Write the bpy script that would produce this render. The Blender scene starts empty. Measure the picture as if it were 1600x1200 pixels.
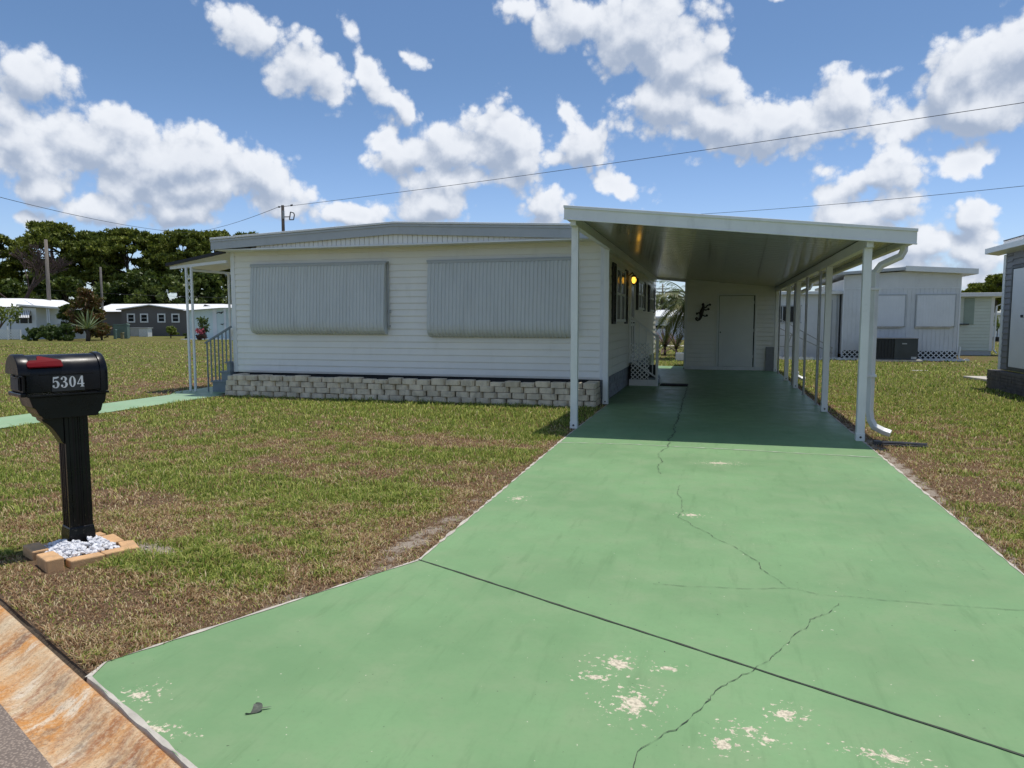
import bpy, math, random
import numpy as np
from mathutils import Vector, Matrix

random.seed(7)
RNG = np.random.default_rng(11)
SC = bpy.context.scene
COL = SC.collection
R = math.radians

# ------------------------------------------------------------------ viewpoint constants
CAM_F = 1120.0
CAM_H = 1.5
PITCH = math.atan(97 / CAM_F)
YAW = math.atan(316 / math.hypot(CAM_F, 97))
CF = Vector((-math.sin(YAW) * math.cos(PITCH), math.cos(YAW) * math.cos(PITCH), -math.sin(PITCH)))
CR = Vector((math.cos(YAW), math.sin(YAW), 0))
CU = CR.cross(CF)


def ray(x, y):
    return CF + CR * ((x - 800) / CAM_F) + CU * (-(y - 600) / CAM_F)


def on_ground(x, y, z=0.0):
    d = ray(x, y)
    t = (z - CAM_H) / d.z
    return Vector((d.x * t, d.y * t, z))


def far(x, y, depth):
    d = ray(x, y)
    t = depth / d.dot(CF)
    return Vector((d.x * t, d.y * t, CAM_H + d.z * t))


# street frame: SD runs along the street, SN from the street to the house
SD = Vector((0.904, -0.428, 0)).normalized()
SN = Vector((0.428, 0.904, 0)).normalized()


def street(t, c, z=0.0):
    return SD * t + SN * c + Vector((0, 0, z))


# ------------------------------------------------------------------ numpy noise
_perm = np.random.default_rng(5).random((256, 256))


def vnoise(x, y):
    xi = np.floor(x).astype(int); yi = np.floor(y).astype(int)
    fx = x - xi; fy = y - yi
    fx = fx * fx * (3 - 2 * fx); fy = fy * fy * (3 - 2 * fy)
    a = _perm[xi & 255, yi & 255]; b = _perm[(xi + 1) & 255, yi & 255]
    c = _perm[xi & 255, (yi + 1) & 255]; d = _perm[(xi + 1) & 255, (yi + 1) & 255]
    return (a * (1 - fx) + b * fx) * (1 - fy) + (c * (1 - fx) + d * fx) * fy


def fbm(x, y, octv=4, rough=0.55):
    s = 0; amp = 1; tot = 0
    for i in range(octv):
        s = s + amp * vnoise(x * 2 ** i + 17.3 * i, y * 2 ** i + 5.1 * i)
        tot += amp; amp *= rough
    return s / tot


# ------------------------------------------------------------------ materials
def newmat(name):
    m = bpy.data.materials.new(name); m.use_nodes = True
    nt = m.node_tree
    for n in list(nt.nodes): nt.nodes.remove(n)
    out = nt.nodes.new('ShaderNodeOutputMaterial')
    b = nt.nodes.new('ShaderNodeBsdfPrincipled')
    nt.links.new(b.outputs[0], out.inputs[0])
    return m, nt, b


def N(nt, typ, **kw):
    n = nt.nodes.new(typ)
    for k, v in kw.items(): setattr(n, k, v)
    return n


def L(nt, a, b): nt.links.new(a, b)


def setin(n, **kw):
    for k, v in kw.items(): n.inputs[k.replace('_', ' ')].default_value = v


def rgb(c): return (c[0], c[1], c[2], 1.0)


def pos_vec(nt, scale=(1, 1, 1), rot=0.0, loc=(0, 0, 0)):
    g = N(nt, 'ShaderNodeNewGeometry')
    mp = N(nt, 'ShaderNodeMapping')
    mp.inputs['Scale'].default_value = scale
    mp.inputs['Rotation'].default_value = (0, 0, rot)
    mp.inputs['Location'].default_value = loc
    L(nt, g.outputs['Position'], mp.inputs['Vector'])
    return mp.outputs[0]


def noise(nt, vec, scale, detail=4, rough=0.55, dist=0.0):
    n = N(nt, 'ShaderNodeTexNoise')
    n.inputs['Scale'].default_value = scale; n.inputs['Detail'].default_value = detail
    n.inputs['Roughness'].default_value = rough; n.inputs['Distortion'].default_value = dist
    if vec is not None: L(nt, vec, n.inputs['Vector'])
    return n.outputs['Fac']


def maprange(nt, v, a, b, c=0.0, d=1.0, smooth=True):
    n = N(nt, 'ShaderNodeMapRange')
    if smooth: n.interpolation_type = 'SMOOTHSTEP'
    n.inputs['From Min'].default_value = a; n.inputs['From Max'].default_value = b
    n.inputs['To Min'].default_value = c; n.inputs['To Max'].default_value = d
    L(nt, v, n.inputs['Value'])
    return n.outputs['Result']


def math_n(nt, op, a, b=None):
    n = N(nt, 'ShaderNodeMath', operation=op)
    for i, x in enumerate((a, b)):
        if x is None: continue
        if isinstance(x, (int, float)): n.inputs[i].default_value = x
        else: L(nt, x, n.inputs[i])
    return n.outputs[0]


def mixc(nt, fac, a, b, blend='MIX'):
    n = N(nt, 'ShaderNodeMix', data_type='RGBA', blend_type=blend)
    ins = [n.inputs[0], n.inputs[6], n.inputs[7]]
    for i, x in zip(ins, (fac, a, b)):
        if isinstance(x, (int, float)): i.default_value = x
        elif isinstance(x, (tuple, list)): i.default_value = rgb(x)
        else: L(nt, x, i)
    return n.outputs[2]


def bump(nt, h, strength, dist, bsdf):
    b = N(nt, 'ShaderNodeBump')
    b.inputs['Strength'].default_value = strength; b.inputs['Distance'].default_value = dist
    L(nt, h, b.inputs['Height']); L(nt, b.outputs[0], bsdf.inputs['Normal'])


def paint(name, c, rough=0.5, var=0.08, scale=2.0, dirt=None, dirt_amt=0.25, bstr=0.0, metal=0.0, stretch=(1, 1, 1), spec=0.5):
    """painted / plain surface with slow colour variation, fine grain and optional dirt"""
    m, nt, b = newmat(name)
    v = pos_vec(nt, stretch)
    n1 = noise(nt, v, scale, 5, 0.6)
    f = maprange(nt, n1, 0.3, 0.7)
    lo = tuple(x * (1 - var) for x in c); hi = tuple(min(1, x * (1 + var)) for x in c)
    col = mixc(nt, f, lo, hi)
    if dirt:
        n2 = noise(nt, pos_vec(nt, (stretch[0] * 1.0, stretch[1] * 1.0, stretch[2] * 0.35)), scale * 2.7, 7, 0.65)
        f2 = maprange(nt, n2, 0.52, 0.8, 0, dirt_amt)
        col = mixc(nt, f2, col, dirt)
    L(nt, col, b.inputs['Base Color'])
    r = maprange(nt, n1, 0.2, 0.8, max(0.05, rough - 0.08), min(1, rough + 0.1))
    L(nt, r, b.inputs['Roughness'])
    b.inputs['Metallic'].default_value = metal
    b.inputs['Specular IOR Level'].default_value = spec
    if bstr: bump(nt, noise(nt, v, scale * 14, 4), bstr, 0.01, b)
    return m


def leafmat(name, cols, rough=0.55, trans=0.25, patch=0.25):
    """foliage: colour varies from leaf to leaf and in slow patches"""
    m, nt, b = newmat(name)
    g = N(nt, 'ShaderNodeNewGeometry')
    ramp = N(nt, 'ShaderNodeValToRGB')
    el = ramp.color_ramp.elements
    while len(el) < len(cols): el.new(0.5)
    for i, c in enumerate(cols):
        el[i].position = i / (len(cols) - 1); el[i].color = rgb(c)
    n1 = noise(nt, g.outputs['Position'], patch, 3)
    s = math_n(nt, 'ADD', math_n(nt, 'MULTIPLY', g.outputs['Random Per Island'], 0.6), math_n(nt, 'MULTIPLY', maprange(nt, n1, .3, .7), 0.4))
    L(nt, s, ramp.inputs[0])
    L(nt, ramp.outputs[0], b.inputs['Base Color'])
    b.inputs['Roughness'].default_value = rough
    b.inputs['Specular IOR Level'].default_value = 0.3
    if trans:
        t = N(nt, 'ShaderNodeBsdfTranslucent')
        L(nt, mixc(nt, 0.5, ramp.outputs[0], (0.2, 0.3, 0.04)), t.inputs[0])
        ms = N(nt, 'ShaderNodeMixShader'); ms.inputs[0].default_value = trans
        L(nt, b.outputs[0], ms.inputs[1]); L(nt, t.outputs[0], ms.inputs[2])
        out = [n for n in nt.nodes if n.type == 'OUTPUT_MATERIAL'][0]
        L(nt, ms.outputs[0], out.inputs[0])
    return m


# ------------------------------------------------------------------ mesh builder
def root_matrix(o):
    while o.parent is not None: o = o.parent
    return Matrix.Translation(o.location) @ o.rotation_euler.to_matrix().to_4x4()


class MB:
    def __init__(s): s.v = []; s.f = []

    def add(s, vs, fs):
        o = len(s.v); s.v.extend([tuple(v) for v in vs]); s.f.extend([tuple(i + o for i in f) for f in fs]); return s

    def box(s, x0, x1, y0, y1, z0, z1):
        return s.add([(x0, y0, z0), (x1, y0, z0), (x1, y1, z0), (x0, y1, z0), (x0, y0, z1), (x1, y0, z1), (x1, y1, z1), (x0, y1, z1)],
                     [(0, 3, 2, 1), (4, 5, 6, 7), (0, 1, 5, 4), (1, 2, 6, 5), (2, 3, 7, 6), (3, 0, 4, 7)])

    def obox(s, c, ax, ay, az):
        c = Vector(c); ax = Vector(ax); ay = Vector(ay); az = Vector(az)
        vs = [c + ax * i + ay * j + az * k for k in (-1, 1) for i, j in ((-1, -1), (1, -1), (1, 1), (-1, 1))]
        return s.add(vs, [(0, 3, 2, 1), (4, 5, 6, 7), (0, 1, 5, 4), (1, 2, 6, 5), (2, 3, 7, 6), (3, 0, 4, 7)])

    def bar(s, a, b, w, h=None, side=None):
        """square bar from a to b"""
        a = Vector(a); b = Vector(b); d = (b - a); l = d.length; d.normalize()
        h = h or w
        sd = Vector(side) if side else (Vector((0, 0, 1)).cross(d) if abs(d.z) < 0.95 else Vector((1, 0, 0)))
        sd = (sd - d * sd.dot(d)).normalized(); up = d.cross(sd)
        return s.obox((a + b) / 2, sd * (w / 2), up * (h / 2), d * (l / 2))

    def prism(s, pts, vec):
        """closed polygon pts extruded along vec"""
        n = len(pts); vec = Vector(vec)
        vs = [Vector(p) for p in pts] + [Vector(p) + vec for p in pts]
        fs = [tuple(range(n - 1, -1, -1)), tuple(range(n, 2 * n))]
        fs += [(i, (i + 1) % n, n + (i + 1) % n, n + i) for i in range(n)]
        return s.add(vs, fs)

    def tube(s, path, r, seg=8, rs=None, flat=1.0):
        pts = [Vector(p) for p in path]; n = len(pts); rings = []
        prev = None
        for i, p in enumerate(pts):
            d = (pts[min(i + 1, n - 1)] - pts[max(i - 1, 0)]).normalized()
            if prev is None:
                sd = Vector((0, 0, 1)).cross(d) if abs(d.z) < 0.9 else Vector((1, 0, 0)).cross(d)
            else: sd = prev - d * prev.dot(d)
            sd.normalize(); prev = sd; up = d.cross(sd)
            rr = rs[i] if rs else r
            rings.append([p + sd * rr * math.cos(2 * math.pi * k / seg) + up * rr * flat * math.sin(2 * math.pi * k / seg) for k in range(seg)])
        vs = [v for rg in rings for v in rg]
        fs = [(i * seg + k, i * seg + (k + 1) % seg, (i + 1) * seg + (k + 1) % seg, (i + 1) * seg + k) for i in range(n - 1) for k in range(seg)]
        fs += [tuple(range(seg - 1, -1, -1)), tuple(range((n - 1) * seg, n * seg))]
        return s.add(vs, fs)

    def sheet(s, rows):
        """grid of points, rows of equal length"""
        m = len(rows[0]); vs = [v for r in rows for v in r]
        return s.add(vs, [(i * m + j, i * m + j + 1, (i + 1) * m + j + 1, (i + 1) * m + j) for i in range(len(rows) - 1) for j in range(m - 1)])

    def blade(s, base, d, length, width, droop=0.5, seg=4, fold=0.0):
        """tapered strap leaf"""
        p = Vector(base); d = Vector(d).normalized(); sd = d.cross(Vector((0, 0, 1)))
        if sd.length < .01: sd = Vector((1, 0, 0))
        sd.normalize(); rows = []
        for i in range(seg + 1):
            t = i / seg; w = width * (0.5 + 1.2 * t) * (1 - t) ** 0.7 if i < seg else width * 0.02
            rows.append([p - sd * w / 2, p + sd * w / 2])
            d = (d + Vector((0, 0, -droop / seg))).normalized(); p = p + d * (length / seg)
        return s.sheet(rows)

    def mesh(s, name, inv=None):
        me = bpy.data.meshes.new(name)
        vs = s.v if inv is None else [tuple(inv @ Vector(v)) for v in s.v]
        me.from_pydata(vs, [], s.f); me.update(); return me

    def build(s, name, mat, parent=None, bevel=0.0, smooth=False, local=False, subsurf=0):
        if parent is not None:
            inv = None if local else root_matrix(parent).inverted()
            me = s.mesh(name, inv); o = bpy.data.objects.new(name, me); o.parent = parent
        else:
            a = np.array(s.v); org = Vector(((a[:, 0].min() + a[:, 0].max()) / 2, (a[:, 1].min() + a[:, 1].max()) / 2, a[:, 2].min()))
            me = s.mesh(name, Matrix.Translation(-org)); o = bpy.data.objects.new(name, me); o.location = org
        COL.objects.link(o); me.materials.append(mat)
        if smooth: me.polygons.foreach_set('use_smooth', [True] * len(me.polygons))
        if bevel:
            b = o.modifiers.new('bevel', 'BEVEL'); b.width = bevel; b.segments = 2; b.limit_method = 'ANGLE'; b.angle_limit = R(40)
        if subsurf:
            b = o.modifiers.new('sub', 'SUBSURF'); b.levels = subsurf; b.render_levels = subsurf
        return o


def np_mesh(name, V, F, mat, parent=None, origin=None, attr=None):
    """V (n,3), F (m,k) arrays in world coordinates -> object"""
    V = np.asarray(V, dtype=np.float64)
    if parent is not None:
        M = np.array(root_matrix(parent).inverted()); V = V @ M[:3, :3].T + M[:3, 3]
    elif origin is not None: V = V - np.array(origin)
    me = bpy.data.meshes.new(name); k = F.shape[1]
    me.vertices.add(len(V)); me.vertices.foreach_set('co', V.astype(np.float32).ravel())
    me.loops.add(F.size); me.loops.foreach_set('vertex_index', F.astype(np.int32).ravel())
    me.polygons.add(len(F)); me.polygons.foreach_set('loop_start', np.arange(0, F.size, k, dtype=np.int32))
    me.update(calc_edges=True); me.validate()
    if attr:
        for nm, val in attr.items():
            a = me.attributes.new(nm, 'FLOAT', 'POINT'); a.data.foreach_set('value', np.asarray(val, dtype=np.float32))
    o = bpy.data.objects.new(name, me); COL.objects.link(o); me.materials.append(mat)
    if parent is not None: o.parent = parent
    elif origin is not None: o.location = origin
    return o


def tag(o, label=None, cat=None, group=None, kind=None):
    if label: o['label'] = label
    if cat: o['category'] = cat
    if group: o['group'] = group
    if kind: o['kind'] = kind
    return o


def thing(name, label, cat, loc, rz=0.0, group=None):
    o = bpy.data.objects.new(name, None); COL.objects.link(o)
    o.location = loc; o.rotation_euler = (0, 0, rz); o.empty_display_size = 0.3
    return tag(o, label, cat, group)


def copy_tree(o, parent=None):
    c = o.copy(); COL.objects.link(c)
    if parent is not None: c.parent = parent
    for ch in list(o.children): copy_tree(ch, c)
    return c


def lap_siding(mb, p0, u, n, w, z0, z1, h=0.13, depth=0.020, notch=.013):
    """overlapping boards on a wall: p0 lower corner, u along, n outward"""
    p0 = Vector(p0); u = Vector(u).normalized(); n = Vector(n).normalized(); z = z0; up = Vector((0, 0, 1)); g = notch
    while z < z1 - 1e-4:
        t = min(z + h, z1); g_ = g if t < z1 - 1e-4 else 0.0
        rows = []
        for zz, d in ((z, .002), (z, depth), (z + .012, depth + .002), (t - g_, depth - .010), (t - g_, .002), (t, .002)):
            c = p0 + up * (zz - p0.z) + n * d; rows.append([c, c + u * w])
        mb.sheet(rows)
        z = t
    return mb


def lattice(mb, p0, u, w, z0, z1, n, pitch=0.09, sw=0.03, th=0.006):
    """diagonal lattice panel in the plane of u and z"""
    p0 = Vector(p0); u = Vector(u).normalized(); n = Vector(n).normalized(); H = z1 - z0; up = Vector((0, 0, 1)); st = pitch * 1.414
    for sgn, off in ((1, 0.0), (-1, th)):
        k = -int(H / st) - 1
        while k * st < w + H:
            c = k * st
            pts = []
            # line x = c + t (sgn=1) or x = c - t + ... , t in 0..H
            t0, t1 = 0.0, H
            if sgn == 1: x = lambda t: c + t
            else: x = lambda t: c + H - t
            lo = max(t0, -c) if sgn == 1 else max(t0, c + H - w)
            hi = min(t1, w - c) if sgn == 1 else min(t1, c + H)
            if hi - lo > 0.01:
                a = p0 + u * x(lo) + up * (z0 + lo - p0.z) + n * off; b = p0 + u * x(hi) + up * (z0 + hi - p0.z) + n * off
                mb.bar(a, b, th, sw, side=n)
            k += 1
    return mb
# ------------------------------------------------------------------ materials of the place
M = {}
M['siding'] = paint('white_siding', (0.85, 0.835, 0.78), 0.42, 0.03, 1.3, (0.50, 0.49, 0.42), 0.22, 0.0)
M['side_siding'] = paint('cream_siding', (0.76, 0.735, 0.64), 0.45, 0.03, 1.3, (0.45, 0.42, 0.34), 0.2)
M['trim'] = paint('white_trim', (0.78, 0.79, 0.78), 0.38, 0.03, 3.0, (0.45, 0.44, 0.38), 0.25)
M['roofwhite'] = paint('white_roof_coat', (0.80, 0.80, 0.79), 0.55, 0.04, 1.0, (0.45, 0.43, 0.38), 0.2)
M['fascia'] = paint('grey_fascia', (0.44, 0.46, 0.465), 0.35, 0.05, 1.5, (0.25, 0.24, 0.22), 0.3)
M['alum'] = paint('painted_aluminium', (0.78, 0.785, 0.765), 0.34, 0.04, 2.5, (0.42, 0.42, 0.38), 0.3)
M['shutter'] = paint('corrugated_aluminium', (0.60, 0.62, 0.605), 0.42, 0.05, 2.0, (0.33, 0.34, 0.33), 0.35, stretch=(1, 1, 0.3))
M['black'] = paint('black_paint', (0.012, 0.012, 0.014), 0.5, 0.2, 4)
M['blackshutter'] = paint('black_shutter', (0.010, 0.010, 0.012), 0.55, 0.2, 6)
M['gapshade'] = paint('painted_gap_shade', (0.03, 0.03, 0.03), 0.9, 0.1)  # near-black colour that paints in the shade of gaps and recesses
M['block'] = paint('painted_block', (0.66, 0.57, 0.43), 0.9, 0.20, 5, (0.22, 0.19, 0.15), 0.7, 0.6)
M['soil'] = paint('soil', (0.10, 0.075, 0.05), 0.95, 0.35, 12, (0.03, .022, .015), 0.6, 0.6)
M['skirtbrick'] = paint('skirting_panel', (0.26, 0.27, 0.29), 0.8, 0.3, 11, (0.08, 0.08, 0.09), 0.7, 0.3)
M['concrete'] = paint('pale_concrete', (0.50, 0.46, 0.39), 0.9, 0.15, 6, (0.26, 0.23, 0.18), 0.5, 0.4)
M['darkmat'] = paint('door_mat_fibre', (0.02, 0.016, 0.014), 0.95, 0.3, 20, None, 0, 0.6)
M['bluegrey'] = paint('blue_grey_step_paint', (0.19, 0.225, 0.25), 0.5, 0.08, 5, (0.12, .14, .14), 0.3)
M['polegrey'] = paint('galvanised_steel', (0.36, 0.36, 0.35), 0.4, 0.15, 9, (0.18, 0.12, 0.08), 0.5, metal=0.6)
M['darksteel'] = paint('dark_steel', (0.05, 0.05, 0.055), 0.45, 0.2, 9)
M['doorwhite'] = paint('white_door_paint', (0.76, 0.77, 0.75), 0.45, 0.03, 2.0, (0.48, 0.48, 0.44), 0.2)
M['curtain'] = paint('curtain_cloth', (0.30, 0.29, 0.26), 0.9, 0.15, 8)
M['nbwhite'] = paint('neighbour_white_panel', (0.70, 0.71, 0.71), 0.55, 0.04, 1.5, (0.38, 0.38, 0.36), 0.35)
M['nbpanel'] = paint('neighbour_shutter_panel', (0.78, 0.79, 0.80), 0.4, 0.03, 2)
M['nbgreen'] = paint('pale_green_siding', (0.60, 0.66, 0.58), 0.5, 0.04, 1.5, (0.4, 0.42, 0.36), 0.2)
M['nbgreen2'] = paint('sage_shutter', (0.30, 0.38, 0.32), 0.5, 0.06, 3)
M['nbgray'] = paint('grey_siding', (0.20, 0.20, 0.21), 0.55, 0.08, 1.5, (0.12, .12, .12), 0.3)
M['darkbrick'] = paint('brown_brick', (0.13, 0.115, 0.105), 0.85, 0.3, 6, (0.05, .045, .04), 0.5, 0.5)
M['acgrey'] = paint('ac_cabinet_grey', (0.055, 0.062, 0.066), 0.45, 0.1, 4)
M['acdark'] = paint('ac_louvre_dark', (0.018, 0.02, 0.024), 0.5, 0.1, 4)
M['farwhite'] = paint('far_white_wall', (0.66, 0.70, 0.73), 0.6, 0.04, 0.8, (0.4, .42, .42), 0.2)
M['fargray'] = paint('far_taupe_wall', (0.135, 0.125, 0.12), 0.7, 0.06, 0.8)
M['aqua'] = paint('far_aqua_wall', (0.56, 0.68, 0.69), 0.6, 0.04, 0.8)
M['utilgreen'] = paint('utility_green', (0.15, 0.22, 0.19), 0.55, 0.1, 2)
M['utiltan'] = paint('utility_tan', (0.28, 0.24, 0.13), 0.6, 0.1, 2)
M['wood'] = paint('weathered_pole_wood', (0.19, 0.165, 0.14), 0.9, 0.25, 3, (0.08, .06, .05), 0.5, 0.3, stretch=(3, 3, 0.3))
M['greywood'] = paint('grey_pole_wood', (0.13, 0.12, 0.11), 0.9, 0.2, 3)
M['darkwood'] = paint('dark_pole_wood', (0.035, 0.03, 0.028), 0.9, 0.25, 3)
M['bark'] = paint('bark', (0.075, 0.058, 0.045), 0.95, 0.3, 3, (0.03, .025, .02), 0.6, 0.5)
M['twig'] = paint('dry_twig', (0.075, 0.05, 0.046), 0.95, 0.25, 1.0)
M['wire'] = paint('black_cable', (0.02, 0.02, 0.022), 0.6, 0.1)
M['pebble'] = paint('white_pebble', (0.70, 0.70, 0.72), 0.7, 0.15, 14, (0.40, 0.37, 0.34), 0.5)
M['edgebrick'] = paint('peach_paver', (0.60, 0.36, 0.175), 0.85, 0.15, 12, (0.38, 0.30, 0.24), 0.55, 0.5)
M['bird'] = paint('dark_ornament_metal', (0.010, 0.010, 0.012), 0.5, 0.2, 8)
M['pinkflower'] = paint('pink_petal', (0.50, 0.09, 0.13), 0.6, 0.3, 9)
M['whiteplastic'] = paint('white_plastic', (0.78, 0.78, 0.78), 0.4, 0.03, 3)
M['deadleaf'] = paint('grey_dead_leaf', (0.10, 0.11, 0.085), 0.8, 0.3, 40)


def glass():
    m, nt, b = newmat('window_glass')
    b.inputs['Base Color'].default_value = (0.012, 0.014, 0.016, 1); b.inputs['Roughness'].default_value = 0.22; b.inputs['Specular IOR Level'].default_value = .3
    v = pos_vec(nt); bump(nt, noise(nt, v, 3, 2), 0.12, 0.02, b)
    return m


M['glass'] = glass()


def bulb():
    m, nt, b = newmat('lit_amber_lantern')
    b.inputs['Base Color'].default_value = (0.8, 0.4, 0.08, 1); b.inputs['Emission Color'].default_value = (1.0, 0.50, 0.05, 1)
    b.inputs['Emission Strength'].default_value = 2.3
    return m


M['bulb'] = bulb()


def mailbox_black():
    m, nt, b = newmat('mailbox_black_plastic')
    v = pos_vec(nt)
    col = mixc(nt, maprange(nt, noise(nt, v, 5, 5), .35, .7), (0.0045, 0.0045, 0.006), (0.009, 0.009, 0.011))
    b.inputs['Specular IOR Level'].default_value = .26
    # dusty splash specks near the ground
    g = N(nt, 'ShaderNodeNewGeometry'); sp = N(nt, 'ShaderNodeSeparateXYZ'); L(nt, g.outputs['Position'], sp.inputs[0])
    low = maprange(nt, sp.outputs[2], 0.05, 0.6, 1, 0)
    spk = maprange(nt, noise(nt, v, 55, 3, .6), .62, .72)
    col = mixc(nt, math_n(nt, 'MULTIPLY', math_n(nt, 'MULTIPLY', low, spk), .6), col, (0.16, 0.13, 0.10))
    L(nt, col, b.inputs['Base Color'])
    L(nt, maprange(nt, noise(nt, v, 9, 4), .3, .7, .24, .36), b.inputs['Roughness'])
    bump(nt, noise(nt, v, 160, 2), 0.12, 0.002, b)
    return m


M['mbox'] = mailbox_black()
M['mplate'] = paint('number_plate_grey', (0.035, 0.034, 0.036), 0.55, 0.12, 20)
M['digit'] = paint('reflective_white_digit', (0.80, 0.80, 0.80), 0.45, 0.06, 30)
M['board'] = paint('grey_board', (0.27, 0.275, 0.28), 0.7, 0.1, 5)
M['flag'] = paint('red_flag_plastic', (0.15, 0.003, 0.008), 0.55, 0.08, 6, spec=0.08)


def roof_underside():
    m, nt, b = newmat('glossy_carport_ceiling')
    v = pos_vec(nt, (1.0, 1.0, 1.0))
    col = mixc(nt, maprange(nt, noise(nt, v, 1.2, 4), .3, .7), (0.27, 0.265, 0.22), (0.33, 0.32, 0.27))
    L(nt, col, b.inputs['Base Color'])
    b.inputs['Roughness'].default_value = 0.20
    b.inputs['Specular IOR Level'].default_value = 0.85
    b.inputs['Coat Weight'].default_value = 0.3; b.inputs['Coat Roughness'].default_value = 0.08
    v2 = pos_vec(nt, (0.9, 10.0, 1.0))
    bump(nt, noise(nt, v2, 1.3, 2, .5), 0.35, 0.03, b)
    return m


M['ceiling'] = roof_underside()


def spots(nt, vec, lst):
    """max of soft round spots (x, y, rx, ry)"""
    cur = None
    for (x, y, rx, ry) in lst:
        mp = N(nt, 'ShaderNodeMapping', vector_type='TEXTURE')
        mp.inputs['Location'].default_value = (x, y, 0); mp.inputs['Scale'].default_value = (rx, ry, 1.0)
        L(nt, vec, mp.inputs['Vector'])
        gr = N(nt, 'ShaderNodeTexGradient', gradient_type='SPHERICAL'); L(nt, mp.outputs[0], gr.inputs[0])
        cur = gr.outputs['Fac'] if cur is None else math_n(nt, 'MAXIMUM', cur, gr.outputs['Fac'])
    return cur


def green_paint(name, tint, chips=()):
    m, nt, b = newmat(name)
    g = N(nt, 'ShaderNodeNewGeometry'); P = g.outputs['Position']
    flat = N(nt, 'ShaderNodeVectorMath', operation='MULTIPLY'); flat.inputs[1].default_value = (1, 1, 0); L(nt, P, flat.inputs[0]); P = flat.outputs[0]
    n1 = noise(nt, P, 0.55, 5, .6); n2 = noise(nt, P, 3.2, 6, .65); n3 = noise(nt, P, 38, 4, .6)
    c = mixc(nt, maprange(nt, n1, .3, .7), tuple(x * .84 for x in tint), tuple(x * 1.06 for x in tint))
    c = mixc(nt, maprange(nt, n2, .40, .75, 0, .55), c, (tint[0] * 1.24, tint[1] * .97, tint[2] * 1.14))
    c = mixc(nt, maprange(nt, noise(nt, pos_vec(nt, (1, 1, 0), 0, (5, 11, 0)), 1.3, 7, .7), .50, .72, 0, .42), c, (tint[0] * .74, tint[1] * .80, tint[2] * .76))
    c = mixc(nt, maprange(nt, n3, .45, .8, 0, .22), c, tuple(x * .72 for x in tint))
    # scuffs drawn out along the drive
    sc = noise(nt, pos_vec(nt, (5.0, .7, 1), R(18)), 2.2, 5, .7)
    c = mixc(nt, maprange(nt, sc, .52, .74, 0, .42), c, (tint[0] * .62, tint[1] * .66, tint[2] * .62))
    # pits and crumbs
    pit = maprange(nt, noise(nt, P, 46, 2, .5), .735, .76)
    c = mixc(nt, math_n(nt, 'MULTIPLY', pit, .8), c, (0.06, 0.075, 0.05))
    crumb = maprange(nt, noise(nt, pos_vec(nt, (1, 1, 0), 0, (31, 7, 0)), 40, 2, .5), .745, .77)
    c = mixc(nt, math_n(nt, 'MULTIPLY', crumb, .75), c, (0.62, 0.58, 0.46))
    if chips:
        sp = spots(nt, P, chips)
        edge = noise(nt, P, 13, 7, .74)
        f = maprange(nt, math_n(nt, 'ADD', math_n(nt, 'MULTIPLY', sp, .40), math_n(nt, 'MULTIPLY', edge, 1.0)), .735, .76)
        f = math_n(nt, 'MULTIPLY', f, maprange(nt, sp, 0.0, 0.1))
        wide = spots(nt, P, [(x, y, rx * 2.3, ry * 2.3) for x, y, rx, ry in chips])
        crumbs = maprange(nt, math_n(nt, 'ADD', math_n(nt, 'MULTIPLY', wide, .16), noise(nt, P, 34, 5, .66)), .665, .69)
        f = math_n(nt, 'MAXIMUM', f, math_n(nt, 'MULTIPLY', crumbs, maprange(nt, wide, .02, .25)))
        c = mixc(nt, f, c, mixc(nt, maprange(nt, noise(nt, P, 60, 3), .4, .65), (0.64, 0.57, 0.43), (0.38, 0.34, 0.25)))
    L(nt, c, b.inputs['Base Color'])
    # sealed and smooth under the roof, worn dull outside
    sy = N(nt, 'ShaderNodeSeparateXYZ'); L(nt, P, sy.inputs[0])
    rr = maprange(nt, sy.outputs[1], 9.0, 12.0, 0.66, 0.40)
    L(nt, math_n(nt, 'ADD', rr, maprange(nt, n2, .3, .7, -.08, .1)), b.inputs['Roughness'])
    b.inputs['Specular IOR Level'].default_value = 0.18
    bump(nt, math_n(nt, 'ADD', math_n(nt, 'MULTIPLY', n3, .35), n2), 0.05, 0.006, b)
    return m


CHIPS = [(x, y, rx * .78, ry * .78) for x, y, rx, ry in [(-.372, 3.034, .13, .10), (-.44, 2.89, .10, .05), (-.27, 2.73, .13, .16), (-.16, 3.05, .07, .05), (.146, 2.653, .10, .05),
         (.066, 2.539, .09, .08), (.22, 2.60, .06, .05), (.60, 2.61, .16, .05), (.30, 2.80, .09, .07), (-2.19, 2.25, .10, .09), (-1.96, 2.07, .16, .05), (-1.57, 5.77, .08, .12), (.09, 7.81, .25, .12), (-.15, 5.62, .12, .07), (.1, 2.3, .1, .06), (-.1, 2.25, .08, .05), (.5, 2.35, .2, .06), (.75, 2.45, .12, .05)]]
M['drive'] = green_paint('green_driveway_paint', (0.187, 0.322, 0.152), CHIPS)
M['path'] = green_paint('pale_green_path_paint', (0.27, 0.41, 0.24))
M['crack'] = paint('dark_green_crack', (0.055, 0.065, 0.045), 0.95, 0.3, 30)  # dark green-grey of the cracks and the expansion joint
M['crackpale'] = paint('patched_crack', (0.42, 0.47, 0.36), 0.9, 0.2, 30)


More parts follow.
